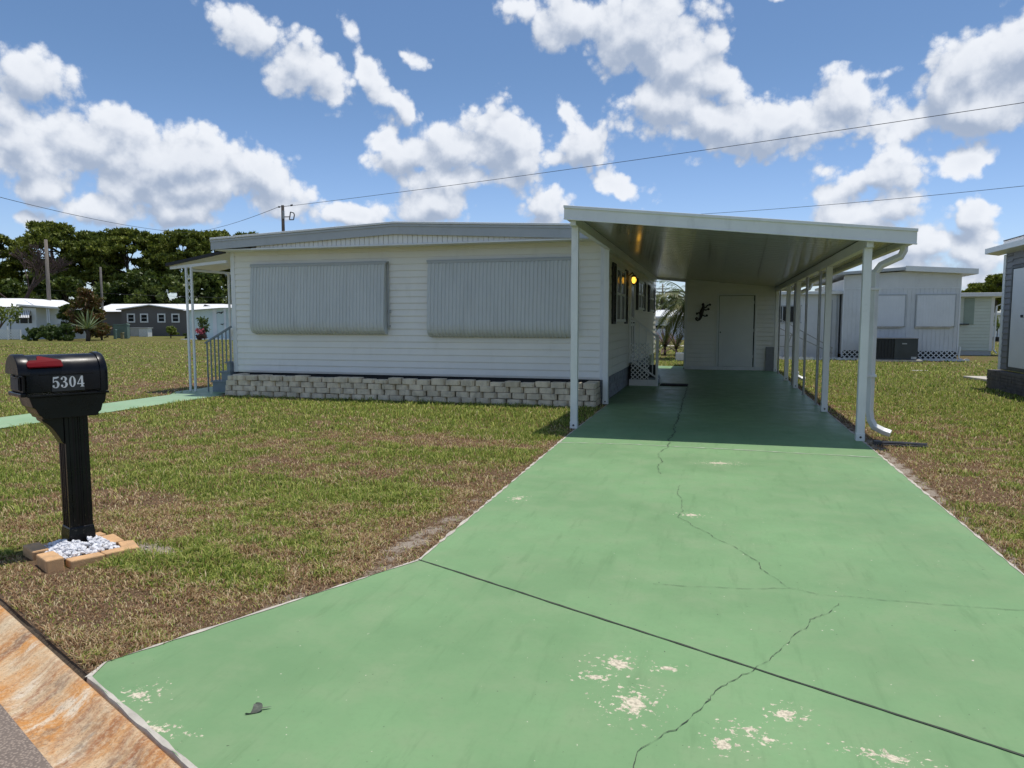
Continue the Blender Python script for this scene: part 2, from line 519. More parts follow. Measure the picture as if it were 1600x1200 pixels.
def gutter_mat():
    m, nt, b = newmat('rust_stained_gutter_concrete')
    ang = -math.atan2(SD.y, SD.x)
    a = noise(nt, pos_vec(nt, (12, 1.5, 1), ang), 1.0, 8, .72)
    a2 = noise(nt, pos_vec(nt, (2.6, 1.6, 1), ang, (3, 2, 0)), 1.0, 5, .6)
    g = noise(nt, pos_vec(nt), 42, 6, .75)
    c = mixc(nt, maprange(nt, a2, .36, .56), (0.56, 0.44, 0.28), (0.52, 0.23, 0.055))
    c = mixc(nt, maprange(nt, a, .42, .66, 0, .85), c, (0.26, 0.095, 0.035))
    w = noise(nt, pos_vec(nt, (6, 3, 1), ang, (9, 4, 0)), 1.2, 6, .7)
    c = mixc(nt, maprange(nt, w, .56, .68, 0, .9), c, (0.64, 0.55, 0.42))
    c = mixc(nt, maprange(nt, noise(nt, pos_vec(nt, (5, 2.5, 1), ang, (1, 14, 0)), 1.1, 6, .7), .50, .68, 0, .75), c, (0.15, 0.115, 0.085))
    c = mixc(nt, maprange(nt, g, .42, .70, 0, .6), c, (0.66, 0.52, 0.34))
    c = mixc(nt, maprange(nt, noise(nt, pos_vec(nt), 120, 3, .7), .48, .34, 0, .55), c, (0.16, 0.10, 0.06))
    L(nt, c, b.inputs['Base Color']); b.inputs['Roughness'].default_value = .85
    bump(nt, math_n(nt, 'ADD', g, w), .5, .006, b)
    return m


M['gutter'] = gutter_mat()


def asphalt_mat():
    m, nt, b = newmat('street_asphalt')
    P = pos_vec(nt)
    v = N(nt, 'ShaderNodeTexVoronoi'); v.inputs['Scale'].default_value = 95; L(nt, P, v.inputs['Vector'])
    g = maprange(nt, v.outputs['Distance'], .15, .6)
    c = mixc(nt, g, (0.33, 0.265, 0.215), (0.17, 0.137, 0.115))
    c = mixc(nt, maprange(nt, noise(nt, P, 2.0, 5), .4, .7, 0, .5), c, (0.27, 0.215, 0.17))
    L(nt, c, b.inputs['Base Color']); b.inputs['Roughness'].default_value = .95; b.inputs['Specular IOR Level'].default_value = .2
    bump(nt, v.outputs['Distance'], .6, .006, b)
    return m


M['asphalt'] = asphalt_mat()


def lawn_mat():
    m, nt, b = newmat('lawn_ground')
    d = N(nt, 'ShaderNodeAttribute', attribute_name='dry'); s = N(nt, 'ShaderNodeAttribute', attribute_name='sand')
    P = pos_vec(nt)
    f1 = noise(nt, P, 22, 6, .75); f2 = noise(nt, P, 2.6, 5, .65); f3 = noise(nt, P, 75, 4, .7)
    green = mixc(nt, maprange(nt, f1, .3, .7), (0.078, 0.083, 0.018), (0.185, 0.185, 0.048))  # ground darkened where green, painting in shadow between the blades
    straw = mixc(nt, maprange(nt, f1, .3, .72), (0.095, 0.058, 0.033), (0.26, 0.165, 0.098))
    k = math_n(nt, 'ADD', d.outputs['Fac'], math_n(nt, 'MULTIPLY', math_n(nt, 'SUBTRACT', f2, .5), .4))
    c = mixc(nt, maprange(nt, k, .25, .75), green, straw)
    c = mixc(nt, maprange(nt, f3, .55, .75, 0, .55), c, (0.28, 0.24, 0.12))
    c = mixc(nt, maprange(nt, noise(nt, P, 55, 3, .6), .46, .30, 0, .8), c, (0.028, 0.024, 0.013))
    sand = mixc(nt, maprange(nt, f3, .35, .7), (0.30, 0.235, 0.175), (0.52, 0.45, 0.37))
    c = mixc(nt, maprange(nt, math_n(nt, 'ADD', s.outputs['Fac'], math_n(nt, 'MULTIPLY', math_n(nt, 'SUBTRACT', f1, .5), .9)), .42, .66), c, sand)
    L(nt, c, b.inputs['Base Color']); b.inputs['Roughness'].default_value = .95
    b.inputs['Specular IOR Level'].default_value = .15
    bump(nt, math_n(nt, 'ADD', f1, f3), .8, .03, b)
    return m


M['lawn'] = lawn_mat()


def grass_mat():
    m, nt, b = newmat('grass_blades')
    d = N(nt, 'ShaderNodeAttribute', attribute_name='dry')
    g = N(nt, 'ShaderNodeNewGeometry')
    rnd = g.outputs['Random Per Island']
    green = N(nt, 'ShaderNodeValToRGB'); e = green.color_ramp.elements
    e[0].color = (0.085, 0.145, 0.024, 1); e[1].color = (0.58, 0.57, 0.17, 1); x = e.new(.5); x.color = (0.235, 0.310, 0.048, 1)
    L(nt, rnd, green.inputs[0])
    st = N(nt, 'ShaderNodeValToRGB'); e = st.color_ramp.elements
    e[0].color = (0.20, 0.10, 0.055, 1); e[1].color = (0.74, 0.62, 0.38, 1); x = e.new(.55); x.color = (0.48, 0.315, 0.165, 1)
    L(nt, rnd, st.inputs[0])
    k = maprange(nt, d.outputs['Fac'], .35, .65)
    c = mixc(nt, k, green.outputs[0], st.outputs[0])
    L(nt, c, b.inputs['Base Color']); b.inputs['Roughness'].default_value = .55; b.inputs['Specular IOR Level'].default_value = .12
    t = N(nt, 'ShaderNodeBsdfTranslucent'); L(nt, c, t.inputs[0])
    ms = N(nt, 'ShaderNodeMixShader'); ms.inputs[0].default_value = .3
    L(nt, b.outputs[0], ms.inputs[1]); L(nt, t.outputs[0], ms.inputs[2])
    out = [n for n in nt.nodes if n.type == 'OUTPUT_MATERIAL'][0]; L(nt, ms.outputs[0], out.inputs[0])
    return m


M['grass'] = grass_mat()
M['pine'] = leafmat('pine_needles', [(0.034, 0.052, 0.010), (0.15, 0.18, 0.024), (0.36, 0.36, 0.060)], .6, .12, .12)
M['bushdark'] = leafmat('dark_leaves', [(0.018, 0.034, 0.008), (0.065, 0.095, 0.018), (0.17, 0.20, 0.042)], .5, .15, .3)
M['palm'] = leafmat('palm_fronds', [(0.045, 0.065, 0.020), (0.10, 0.125, 0.035), (0.24, 0.21, 0.085)], .5, .2, .6)
M['croton'] = leafmat('croton_leaves', [(0.030, 0.050, 0.014), (0.10, 0.085, 0.020), (0.16, 0.055, 0.025), (0.10, 0.11, 0.03)], .5, .2, .9)
M['purple'] = leafmat('purple_leaves', [(0.05, 0.022, 0.03), (0.12, 0.05, 0.07), (0.10, 0.08, 0.05)], .5, .2, 1.2)
M['agave'] = leafmat('agave_leaves', [(0.12, 0.17, 0.08), (0.24, 0.29, 0.15)], .45, .1, 1)
M['lime'] = leafmat('lime_leaves', [(0.07, 0.11, 0.02), (0.22, 0.25, 0.05)], .5, .25, 1)
M['shrub'] = leafmat('mid_green_leaves', [(0.025, 0.05, 0.014), (0.07, 0.115, 0.03), (0.14, 0.17, 0.055)], .5, .2, .6)
# ------------------------------------------------------------------ ground
DRY = [(-3.03, 8.41, 1.6, .45, .75), (-3.37, 6.34, .9, .6, .45), (-2.08, 6.70, .6, 1.1, .6), (-1.95, 4.9, .35, .9, .75), (-3.03, 2.86, .9, .4, .45), (-2.67, 3.14, .7, .4, .25),
       (-4.41, 6.73, .6, .7, .3), (2.28, 7.09, .35, .6, .5), (2.32, 7.94, .5, .8, .5), (3.71, 16.6, 1.3, .9, .5), (-2.0, 3.4, .2, .4, .3), (-2.29, 2.9, .2, .4, .25),
       (-7.3, 6.74, 1.2, .5, .3), (-4.4, 4.5, .8, .7, .45), (-12.5, 14.5, 3, 2.0, .45), (-4.9, 4.9, 1.0, .4, .4), (-3.9, 3.1, .9, .35, .5), (3.0, 10.6, .6, 1.4, .3), (2.0, 11, .15, 4, .6)]
LUSH = [(-3.5, 11.2, 2.5, 1.0, .5), (-6.5, 11.2, 2.5, .8, .3), (4.6, 19, 1.8, 5, .6), (5.2, 16, 1.0, 2.5, .5), (-2.4, 8.9, .5, .7, .35), (-2.3, 7.6, .5, .4, .4), (-2.9, 5.6, .9, .4, .35),
        (-4.3, 5.4, .8, .3, .35), (-3.1, 3.6, .5, .25, .45), (-2.5, 2.75, .25, .12, .5), (5.0, 27, 3, 3, .4)]
SAND = [(-1.92, 5.1, .08, 1.0, .55), (-2.3, 3.35, .3, .3, .4), (-1.95, 6.6, .07, .9, .45), (-3.5, 3.78, .22, .10, .9), (-3.7, 3.9, .3, .2, .5), (1.88, 6.0, .08, 2.6, .6), (1.92, 9.2, .08, 2.0, .45), (1.95, 12, .1, 3, .4), (-2.0, 4.3, .12, .5, .6)]


EDGES = [((-2.56, 2.36), (-1.755, 4.075)), ((-1.755, 4.075), (-1.83, 9.0)), ((-1.83, 9.0), (-1.83, 12.9)), ((1.79, 3.4), (1.83, 9.0)), ((1.83, 9.0), (1.87, 23.0))]


def field(x, y):
    """dryness and bare-sand fields of the lawn"""
    n = fbm(x * .55 + 3, y * .55 + 9, 4); n2 = fbm(x * 2.3, y * 2.3, 4, .6); n3 = fbm(x * 4.6 + 40, y * 4.6 + 7, 3, .62)
    dry = .31 + (n - .5) * .55 + (n2 - .5) * .75 + (n3 - .5) * 1.15
    for (a, b, rx, ry, w) in DRY:
        dry = dry + .8 * w * np.exp(-(((x - a) / rx) ** 2 + ((y - b) / ry) ** 2))
    for (a, b, rx, ry, w) in LUSH:
        dry = dry - w * np.exp(-(((x - a) / rx) ** 2 + ((y - b) / ry) ** 2))
    sand = np.zeros_like(x) + (n2 - .5) * .3
    for (a, b, rx, ry, w) in SAND:
        sand = sand + w * np.exp(-(((x - a) / rx) ** 2 + ((y - b) / ry) ** 2))
    # worn earth along the edges of the drive
    dist = np.full(x.shape, 9.0)
    for (xa, ya), (xb, yb) in EDGES:
        ex, ey = xb - xa, yb - ya; t = np.clip(((x - xa) * ex + (y - ya) * ey) / (ex * ex + ey * ey), 0, 1)
        dist = np.minimum(dist, np.hypot(x - xa - t * ex, y - ya - t * ey))
    wd = .04 + .20 * np.clip(fbm(x * 1.1 + 8, y * 1.1, 3) - .22, 0, 1)
    dry = dry + .6 * np.exp(-(dist / wd) ** 2)
    sand = sand + .46 * np.exp(-(dist / (wd * .5)) ** 2)
    return np.clip(dry, 0, 1), np.clip(sand, 0, 1)


C0 = 1.03           # where the lawn meets the gutter
gaps = [.4, .8, 1.5, 3, 6, 12, 25, 50, 100, 200, 400, 800]
ft = np.arange(-26, 10.01, .13)
tt = np.concatenate([ft[0] - np.cumsum(gaps)[::-1], ft, ft[-1] + np.cumsum(gaps)])
fc = np.arange(C0, 30, .13)
cc = np.concatenate([fc, fc[-1] + np.cumsum(gaps)])
T, C = np.meshgrid(tt, cc)
gx = T * SD.x + C * SN.x; gy = T * SD.y + C * SN.y
gz = np.zeros_like(gx)
dryf, sandf = field(gx.ravel(), gy.ravel())
V = np.stack([gx.ravel(), gy.ravel(), gz.ravel()], 1)
m_, k_ = T.shape
ii = (np.arange(m_ - 1)[:, None] * k_ + np.arange(k_ - 1)[None, :]).ravel()
F = np.stack([ii, ii + 1, ii + 1 + k_, ii + k_], 1)
lawn = np_mesh('lawn', V, F, M['lawn'], attr={'dry': dryf, 'sand': sandf}); tag(lawn, kind='structure')
# lawn across the street, behind the camera
vb = [street(-1500, -6.9), street(1500, -6.9), street(1500, -1500), street(-1500, -1500)]
tag(np_mesh('lawn', np.array(vb), np.array([[0, 3, 2, 1]]), M['lawn'], attr={'dry': [.4] * 4, 'sand': [0] * 4}), kind='structure')
# cut soil edge of the lawn above the gutter
mb = MB(); rows = [[], [], []]
for i in range(0, 241):
    t = -20 + i * .125; j = random.uniform(-.012, .012)
    rows[0].append(street(t, C0 + .012 + j, .003)); rows[1].append(street(t, C0 + .002 + j * .7, -.012 + random.uniform(-.004, .004))); rows[2].append(street(t, .995, -.04))
mb.sheet(rows); tag(mb.build('lawn_edge', M['soil']), kind='structure')
# gutter and street
mb = MB(); prof = [(1.006, -.045), (1.004, -.004), (.998, .0), (.975, -.004), (.92, -.034), (.85, -.057), (.78, -.064), (.73, -.062)]
mb.sheet([[street(t, c, z) for t in np.arange(-60, 60.1, 1.0)] for c, z in prof])
tag(mb.build('gutter', M['gutter'], smooth=True), kind='structure')
mb = MB(); prof = [(.745, -.058), (.5, -.052), (-3, .0), (-6.5, -.052), (-6.95, -.03)]
mb.sheet([[street(t, c, z) for t in (-1500, -200, -60, -20, 0, 20, 60, 200, 1500)] for c, z in prof])
tag(mb.build('street', M['asphalt']), kind='structure')

# driveway
ZD = 0.009
jl = Vector((-1.755, 4.075, 0)); jr = jl + SD * 3.98
cl = street(-3.32, 1.06); al = cl
out = [(-2.565, 2.385), (-2.50, 2.33)]
apr = jr - SN * (jr.dot(SN) - 1.018)
dr = [(-1.755, 4.075), (-1.83, 9.0), (-1.83, 12.94), (-1.93, 12.96), (-1.93, 24.85), (-0.93, 24.85), (-.93, 23.3), (1.87, 23.3), (1.83, 9.0), (1.79, jr.y + .9), (jr.x, jr.y), (apr.x, apr.y)]
cl0 = Vector((-2.545, 2.44, 0)); cl1 = street(Vector((-2.50, 2.325, 0)).dot(SD), 1.018)
e1 = street(cl1.dot(SD) + .1, 1.018)
poly = [(cl0.x, cl0.y)] + dr[:] + [(e1.x, e1.y), (cl1.x, cl1.y)]
mb = MB(); n_ = len(poly)
mb.add([(x, y, ZD) for x, y in poly], [tuple(range(n_ - 1, -1, -1))])
drive = mb.build('driveway', M['drive']); tag(drive, kind='structure')
# pale unpainted rim
def rim(pts, w=.022, wob=.010):
    rows = [[], [], []]
    P = [Vector((x, y, 0)) for x, y in pts]; dense = []
    for a, b in zip(P[:-1], P[1:]):
        k = max(1, int((b - a).length / .07)); dense += [a.lerp(b, i / k) for i in range(k)]
    dense.append(P[-1])
    for i, p in enumerate(dense):
        d = dense[min(i + 1, len(dense) - 1)] - dense[max(i - 1, 0)]; nrm = Vector((-d.y, d.x, 0)).normalized()
        j = random.uniform(-wob, wob)
        rows[0].append(p - nrm * (.012 + j * .8) + Vector((0, 0, ZD + .003))); rows[1].append(p + nrm * (w * .5 + j) + Vector((0, 0, ZD - .001))); rows[2].append(p + nrm * (w + j) + Vector((0, 0, -.03)))
    return rows
mb = MB()
mb.sheet(rim([(cl1.x, cl1.y), (cl0.x, cl0.y), (-1.755, 4.075), (-1.83, 9.0), (-1.83, 12.9)]))
mb.sheet([r[::-1] for r in rim([(jr.x, jr.y), (1.79, jr.y + .9), (1.83, 9.0), (1.87, 23.3)][::-1])][::-1] if False else rim([(1.87, 23.3), (1.83, 9.0), (1.79, jr.y + .9), (jr.x, jr.y)]))
mb.sheet(rim([(apr.x, apr.y), (e1.x, e1.y), (cl1.x, cl1.y)], .012, .007))
mb.build('concrete_rim', M['concrete'], drive)


def ribbon(mb, pts, w, wob, z, seglen=.04, wvar=.6):
    P = [Vector((x, y, z)) for x, y in pts]; dense = []
    for a, b in zip(P[:-1], P[1:]):
        k = max(1, int((b - a).length / seglen)); dense += [a.lerp(b, i / k) for i in range(k)]
    dense.append(P[-1]); rows = [[], []]; o = 0
    for i, p in enumerate(dense):
        d = dense[min(i + 1, len(dense) - 1)] - dense[max(i - 1, 0)]; nrm = Vector((-d.y, d.x, 0)).normalized()
        o = o * .7 + random.uniform(-wob, wob); ww = w * random.uniform(1 - wvar, 1 + wvar) / 2
        rows[0].append(p + nrm * (o - ww)); rows[1].append(p + nrm * (o + ww))
    mb.sheet(rows)


ZC = ZD + .004
mb = MB(); ribbon(mb, [(jl.x, jl.y), (jr.x, jr.y)], .0105, .0015, ZC, .05, .3); mb.build('expansion_joint', M['crack'], drive)
cr1 = [(-.547, 16.9), (-.535, 14.1), (-.499, 11.3), (-.52, 10.4), (-.48, 9.7), (-.51, 9.2), (-.502, 8.65)]
cr1b = [(-.502, 8.65), (-.57, 8.2), (-.553, 8.0), (-.50, 7.7), (-.546, 7.46), (-.468, 7.09)]
cr2 = [(-.269, 6.63), (-.27, 6.3), (-.24, 6.1), (-.209, 5.73), (-.239, 5.53), (-.16, 5.42), (-.118, 5.29), (0, 5.15), (.052, 5.02), (.16, 4.9), (.211, 4.78), (.304, 4.61), (.301, 4.49), (.447, 4.187)]
cr3 = [(-.303, 4.05), (-.09, 4.06), (.187, 4.11), (.447, 4.187), (.589, 4.13), (.752, 4.14), (1.095, 4.14), (1.79, 4.20)]
cr4 = [(.676, 4.02), (.583, 3.85), (.50, 3.76), (.468, 3.64), (.40, 3.56), (.368, 3.45), (.313, 3.35), (.264, 3.24), (.191, 3.13), (.129, 3.06), (.097, 2.99), (.045, 2.9), (-.003, 2.76), (-.059, 2.64), (-.124, 2.56), (-.187, 2.48), (-.213, 2.4), (-.237, 2.32), (-.26, 2.0)]
for pts, w, wob in ((cr1, .0105, .015), (cr1b, .004, .010), (cr2, .0024, .007), (cr3, .0020, .005), (cr4[:9], .0020, .006), (cr4[8:], .0027, .009)):
    mb = MB(); ribbon(mb, pts, w, wob, ZC, .022, .97); mb.build('crack', M['crack'], drive)
mb = MB(); ribbon(mb, [(-1.8, 8.63), (-.84, 8.74), (.28, 8.69), (1.82, 8.6)], .02, .006, ZC, .06, .9); mb.build('patched_crack', M['crackpale'], drive)

# green walk to the porch
mb = MB(); yl = lambda x: (1.08 - SN.x * x) / SN.y
mb.add([(-10.72, yl(-10.72), .012), (-9.62, yl(-9.62), .012), (-9.62, 12.0, .012), (-9.62, 12.5, .012), (-9.86, 12.5, .012), (-9.86, 15.0, .012), (-11.1, 15.0, .012), (-11.1, 12.8, .012), (-10.72, 12.2, .012)], [tuple(range(9))])
walk = mb.build('walkway', M['path']); tag(walk, kind='structure')
# far street seen through the carport
mb = MB(); mb.add([(-9, 45.6, .006), (14, 45.6, .006), (14, 47.2, .006), (-9, 47.2, .006)], [(0, 1, 2, 3)]); tag(mb.build('footpath', M['concrete']), kind='structure')

# ------------------------------------------------------------------ grass blades
def lawn_ok(x, y):
    c = x * SN.x + y * SN.y
    ok = c > C0 + .008
    inside = np.zeros(x.shape, bool)
    for (xa, ya), (xb, yb) in zip(poly, poly[1:] + poly[:1]):
        if ya != yb: inside ^= ((ya > y) != (yb > y)) & (x < (xb - xa) * (y - ya) / (yb - ya) + xa)
    ok &= ~inside
    ok &= ~((x > -1.97) & (x < -.9) & (y > 12.8) & (y < 24.9))
    ok &= ~((x > -10.74) & (x < -9.6) & (y < 13))
    ok &= ~((x > -11.12) & (x < -9.8) & (y > 12.7) & (y < 15.02))
    ok &= ~((x > -9.85) & (x < -1.9) & (y > 12.45) & (y < 25))
    ok &= ~((x > 6.0) & (y < 18.6) & (y > 5)); ok &= ~((x > -.95) & (x < 1.9) & (y > 23) & (y < 26.2))
    ok &= ~((y > 31) & (y < 60) & (x > -1) & (x < 12)); ok &= ~((y > 45.4) & (y < 47.8))
    # brick bed of the mailbox
    dx = x + 4.14; dy = y - 3.80; a = -(dx * SN.x + dy * SN.y); s = dx * SD.x + dy * SD.y
    ok &= ~((a > -.2) & (a < .36) & (s > -.14) & (s < .58))
    return ok


VS = []; FS = []; AT = []; base = 0
bands = [(2.2, 4.0, 190000, .030, .0042), (4.0, 6.5, 260000, .034, .0052), (6.5, 10, 150000, .036, .0066), (10, 16, 130000, .040, .0100), (16, 28, 100000, .046, .017), (28, 62, 80000, .055, .034)]
for r0, r1, cnt, hh, ww in bands:
    th = RNG.uniform(-.85, .82, cnt) - YAW; rr = np.sqrt(RNG.uniform(r0 ** 2, r1 ** 2, cnt))
    x = -rr * np.sin(th + 2 * YAW) if False else rr * np.sin(th); y = rr * np.cos(th)
    d, s = field(x, y)
    keep = lawn_ok(x, y) & (RNG.random(cnt) > np.clip(s * 1.7 - .35, 0, .93)) & (RNG.random(cnt) > np.clip((d - .82) * 3.0, 0, .5))
    x, y, d = x[keep], y[keep], d[keep]; k = len(x)
    tuft = fbm(x * 5, y * 5, 3)
    h = hh * RNG.uniform(.45, 1.25, k) * (1.45 - .85 * d) * (.6 + .9 * np.clip((tuft - .35) * 2, 0, 1))
    w = ww * RNG.uniform(.7, 1.4, k)
    az = RNG.uniform(0, 2 * np.pi, k); lean = RNG.uniform(.2, 1.3, k) * h * (1 + .5 * d)
    fx, fy = np.cos(az), np.sin(az); sx, sy = -fy, fx
    b0 = np.stack([x - sx * w / 2, y - sy * w / 2, np.full(k, -.004)], 1); b1 = np.stack([x + sx * w / 2, y + sy * w / 2, np.full(k, -.004)], 1)
    mx, my = x + fx * lean * .35, y + fy * lean * .35
    m1 = np.stack([mx + sx * w * .42, my + sy * w * .42, h * .65], 1); m0 = np.stack([mx - sx * w * .42, my - sy * w * .42, h * .65], 1)
    tp = np.stack([x + fx * lean, y + fy * lean, h * RNG.uniform(.75, 1.0, k)], 1)
    vv = np.stack([b0, b1, m1, m0, tp], 1).reshape(-1, 3); i0 = base + np.arange(k) * 5
    VS.append(vv); FS.append(np.stack([i0, i0 + 1, i0 + 2], 1)); FS.append(np.stack([i0, i0 + 2, i0 + 3], 1)); FS.append(np.stack([i0 + 3, i0 + 2, i0 + 4], 1))
    pd = np.clip((d - .5) * 1.7 + .48, .10, .82); isdry = (RNG.random(k) < pd).astype(float)
    AT.append(np.repeat(isdry, 5)); base += 5 * k
gr = np_mesh('grass', np.concatenate(VS), np.concatenate(FS), M['grass'], attr={'dry': np.concatenate(AT)})
tag(gr, 'short patchy green and straw coloured grass of the lawns', 'grass', kind='stuff')
# ------------------------------------------------------------------ the mobile home
X0, X1, YF, YB = -9.81, -1.93, 13.1, 24.8
ZB, ZT = 0.47, 2.97
home = thing('mobile_home', 'white mobile home with two closed grey corrugated window awnings on its low gabled front', 'mobile home', (-5.86, 13.1, 0))
mb = MB(); lap_siding(mb, (X0 + .05, YF, ZB), (1, 0, 0), (0, -1, 0), X1 - X0 - .1, ZB, ZT, .127, .020, .014); mb.box(X0, X1, YF, YF + .1, ZB - .03, ZT + .02); mb.build('wall', M['siding'], home)
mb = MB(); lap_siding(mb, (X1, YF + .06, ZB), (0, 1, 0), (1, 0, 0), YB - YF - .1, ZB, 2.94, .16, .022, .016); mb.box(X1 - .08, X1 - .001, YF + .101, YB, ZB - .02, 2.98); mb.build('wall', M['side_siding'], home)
mb = MB(); lap_siding(mb, (X0, YB - .1, ZB), (0, -1, 0), (-1, 0, 0), YB - YF - .2, ZB, 2.94, .2); mb.box(X0 + .001, X0 + .08, YF + .101, YB, ZB - .02, 2.98); mb.build('wall', M['siding'], home)
mb = MB(); lap_siding(mb, (X1, YB, ZB), (-1, 0, 0), (0, 1, 0), X1 - X0, ZB, 2.98, .2); mb.box(X0 + .09, X1 - .09, YB - .08, YB - .002, ZB, 2.98); mb.build('wall', M['siding'], home)
mb = MB(); mb.box(X0 - .025, X0 + .075, YF - .03, YF + .0, ZB - .03, ZT); mb.box(X0 - .026, X0 - .002, YF + .0, YF + .09, ZB - .03, ZT); mb.build('corner_trim', M['trim'], home, .006)
mb = MB(); mb.box(X1 - .075, X1 + .027, YF - .03, YF + .0, ZB - .03, ZT - .05); mb.box(X1 + .003, X1 + .027, YF, YF + .09, ZB - .03, ZT - .05); mb.build('corner_trim', M['trim'], home, .006)
mb = MB(); mb.box(X0 - .01, X1 + .0, YF + .03, YF + .08, 0, ZB - .02); mb.box(X0 + .02, X0 + .06, YF + .08, YB, 0, ZB - .02); mb.build('foundation', M['soitdark'] if 'soitdark' in M else M['gapshade'], home)  # near-black foundation stands in for the shaded gap above the blocks
# side skirting of upright brick-pattern panels
mb = MB(); y = YF + .02
while y < YB - .02:
    w = min(.145, YB - y)
    for k in range(3): mb.box(X1 - .05, X1 - .012 + random.uniform(-.005, .005), y + .006, y + w - .006, .01 + k * .142, .143 + k * .142)
    y += w
mb.box(X1 - .07, X1 - .025, YF + .02, YB, 0, .44); mb.build('skirting', M['skirtbrick'], home)
# roof: two slopes
XR, RE, LE = -5.86, -1.985, -9.93
y0, y1 = 12.57, 25.1
mb = MB(); prof = [(LE, 3.165), (XR, 3.345), (RE, 3.165), (RE, 3.205), (XR, 3.385), (LE, 3.205)]
mb.prism([(x, y0, z) for x, z in prof], (0, y1 - y0, 0))
rf = mb.build('roof', M['roofwhite'], home, .006)
mb = MB()
for k in range(1, 32):
    yy = y0 + k * .4
    mb.prism([(LE + .02, yy, 3.206), (XR, yy, 3.386), (RE, yy, 3.206), (RE, yy, 3.225), (XR, yy, 3.405), (LE + .02, yy, 3.225)], (0, .025, 0))
mb.build('roof_seam', M['roofwhite'], rf)
mb = MB()
mb.prism([(-9.50, 15.2, 3.19), (-9.18, 15.2, 3.22), (-9.18, 15.2, 3.30), (-9.48, 15.2, 3.50)], (0, .7, 0)); mb.build('roof_vent', M['roofwhite'], rf)
mb = MB()
mb.prism([(LE, 12.6, 2.965), (XR, 12.6, 3.15), (RE, 12.6, 2.945), (RE, 12.6, 3.162), (XR, 12.6, 3.342), (LE, 12.6, 3.162)], (0, .03, 0))
mb.build('fascia', M['fascia'], home)
mb = MB(); mb.prism([(LE, 12.585, 3.118), (XR, 12.585, 3.298), (RE, 12.585, 3.118), (RE, 12.585, 3.158), (XR, 12.585, 3.338), (LE, 12.585, 3.158)], (0, .012, 0)); mb.build('drip_edge', M['fascia'], home)
mb = MB(); mb.box(LE, LE + .03, 12.635, y1, 2.97, 3.16); mb.build('fascia', M['fascia'], home)
# gable panel of upright boards under the fascia
mb = MB()
def zf(x): return 2.965 + (x - LE) * (.185 / (XR - LE)) if x < XR else 3.15 - (x - XR) * (.205 / (RE - XR))
x = -8.9
while x < -2.6:
    w = .10; a, b = x + .006, x + w - .006
    za, zb_ = zf(a) + .02, zf(b) + .02
    if min(za, zb_) > 2.985: mb.prism([(a, 12.655, 2.98), (b, 12.655, 2.98), (b, 12.655, zb_), (a, 12.655, za)], (0, .012, 0))
    x += w
mb.prism([(-8.95, 12.672, 2.975), (-2.5, 12.672, 2.975), (XR, 12.672, 3.2)], (0, .02, 0))
mb.build('gable_panel', M['siding'], home)
mb = MB(); mb.box(X0 - .05, RE, 12.645, YF - .001, 2.955, 2.973); mb.box(-9.0, RE - .3, 12.625, 12.645, 2.945, 2.975); mb.build('soffit', M['trim'], home)


def storm_awning(xa, xb, zt, zb):
    """corrugated aluminium hood closed down over a front window"""
    pr = [(.07, zt), (.105, zt - .03), (.135, zt - .3), (.165, zt - .7), (.185, zb + .36), (.195, zb + .23), (.188, zb + .14), (.165, zb + .075), (.125, zb + .03), (.075, zb + .008), (.03, zb)]
    pit = .0735; n = int((xb - xa) / pit); pit = (xb - xa) / n; rows = []
    nrm = []
    for i in range(len(pr)):
        a = Vector(pr[max(i - 1, 0)]); b = Vector(pr[min(i + 1, len(pr) - 1)]); d = (b - a).normalized(); nrm.append(Vector((-d.y, d.x)))
    for i, (o, z) in enumerate(pr):
        row = []
        for k in range(n):
            for fx, h in ((0, 0), (.40, 0), (.50, .012), (.90, .012)):
                v = Vector((o, z)) + nrm[i] * h
                row.append((xa + (k + fx) * pit, YF - .016 - v.x, v.y))
        row.append((xb, YF - .016 - o, z)); rows.append(row)
    mb = MB(); mb.sheet(rows)
    for zz in (zt - .47, zt - .86):      # rivet rows
        for k in range(0, int((xb - xa) / .147)):
            o = .143 + .032 * (zt - .3 - zz) / .4
            mb.obox((xa + .055 + k * .147, YF - .016 - o - .011, zz), (.006, 0, 0), (0, .004, 0), (0, 0, .006))
    for xs in (xa, xb - .004):   # end cheeks
        mb.prism([(xs, YF - .018 - o, z) for o, z in pr] + [(xs, YF - .018, zb), (xs, YF - .018, zt)], (.004, 0, 0))
    return mb.build('storm_awning', M['shutter'], home)


for xa, xb, zt, zb in ((-9.27, -6.235, 2.645, 1.255), (-5.33, -2.47, 2.64, 1.215)):
    aw = storm_awning(xa, xb, zt, zb)
    mb = MB(); mb.box(xa - .04, xb + .04, YF - .10, YF - .019, zt + .012, zt + .045); mb.box(xa - .02, xb + .02, YF - .128, YF - .101, zt - .02, zt + .028); mb.build('header_rail', M['fascia'], aw, .004)  # rail in darker grey, standing in for the shadow gap above the awning
    mb = MB(); mb.bar((xb + .035, YF - .05, zt + .01), (xb + .035, YF - .06, zb + .17), .022); mb.bar((xb + .035, YF - .06, zb + .17), (xb + .025, YF - .03, zb + .10), .02)
    mb.box(xb + .02, xb + .075, YF - .055, YF - .022, zb + .42, zb + .48); mb.box(xb + .025, xb + .065, YF - .05, YF - .022, zb + .145, zb + .18); mb.build('support_arm', M['fascia'], aw)

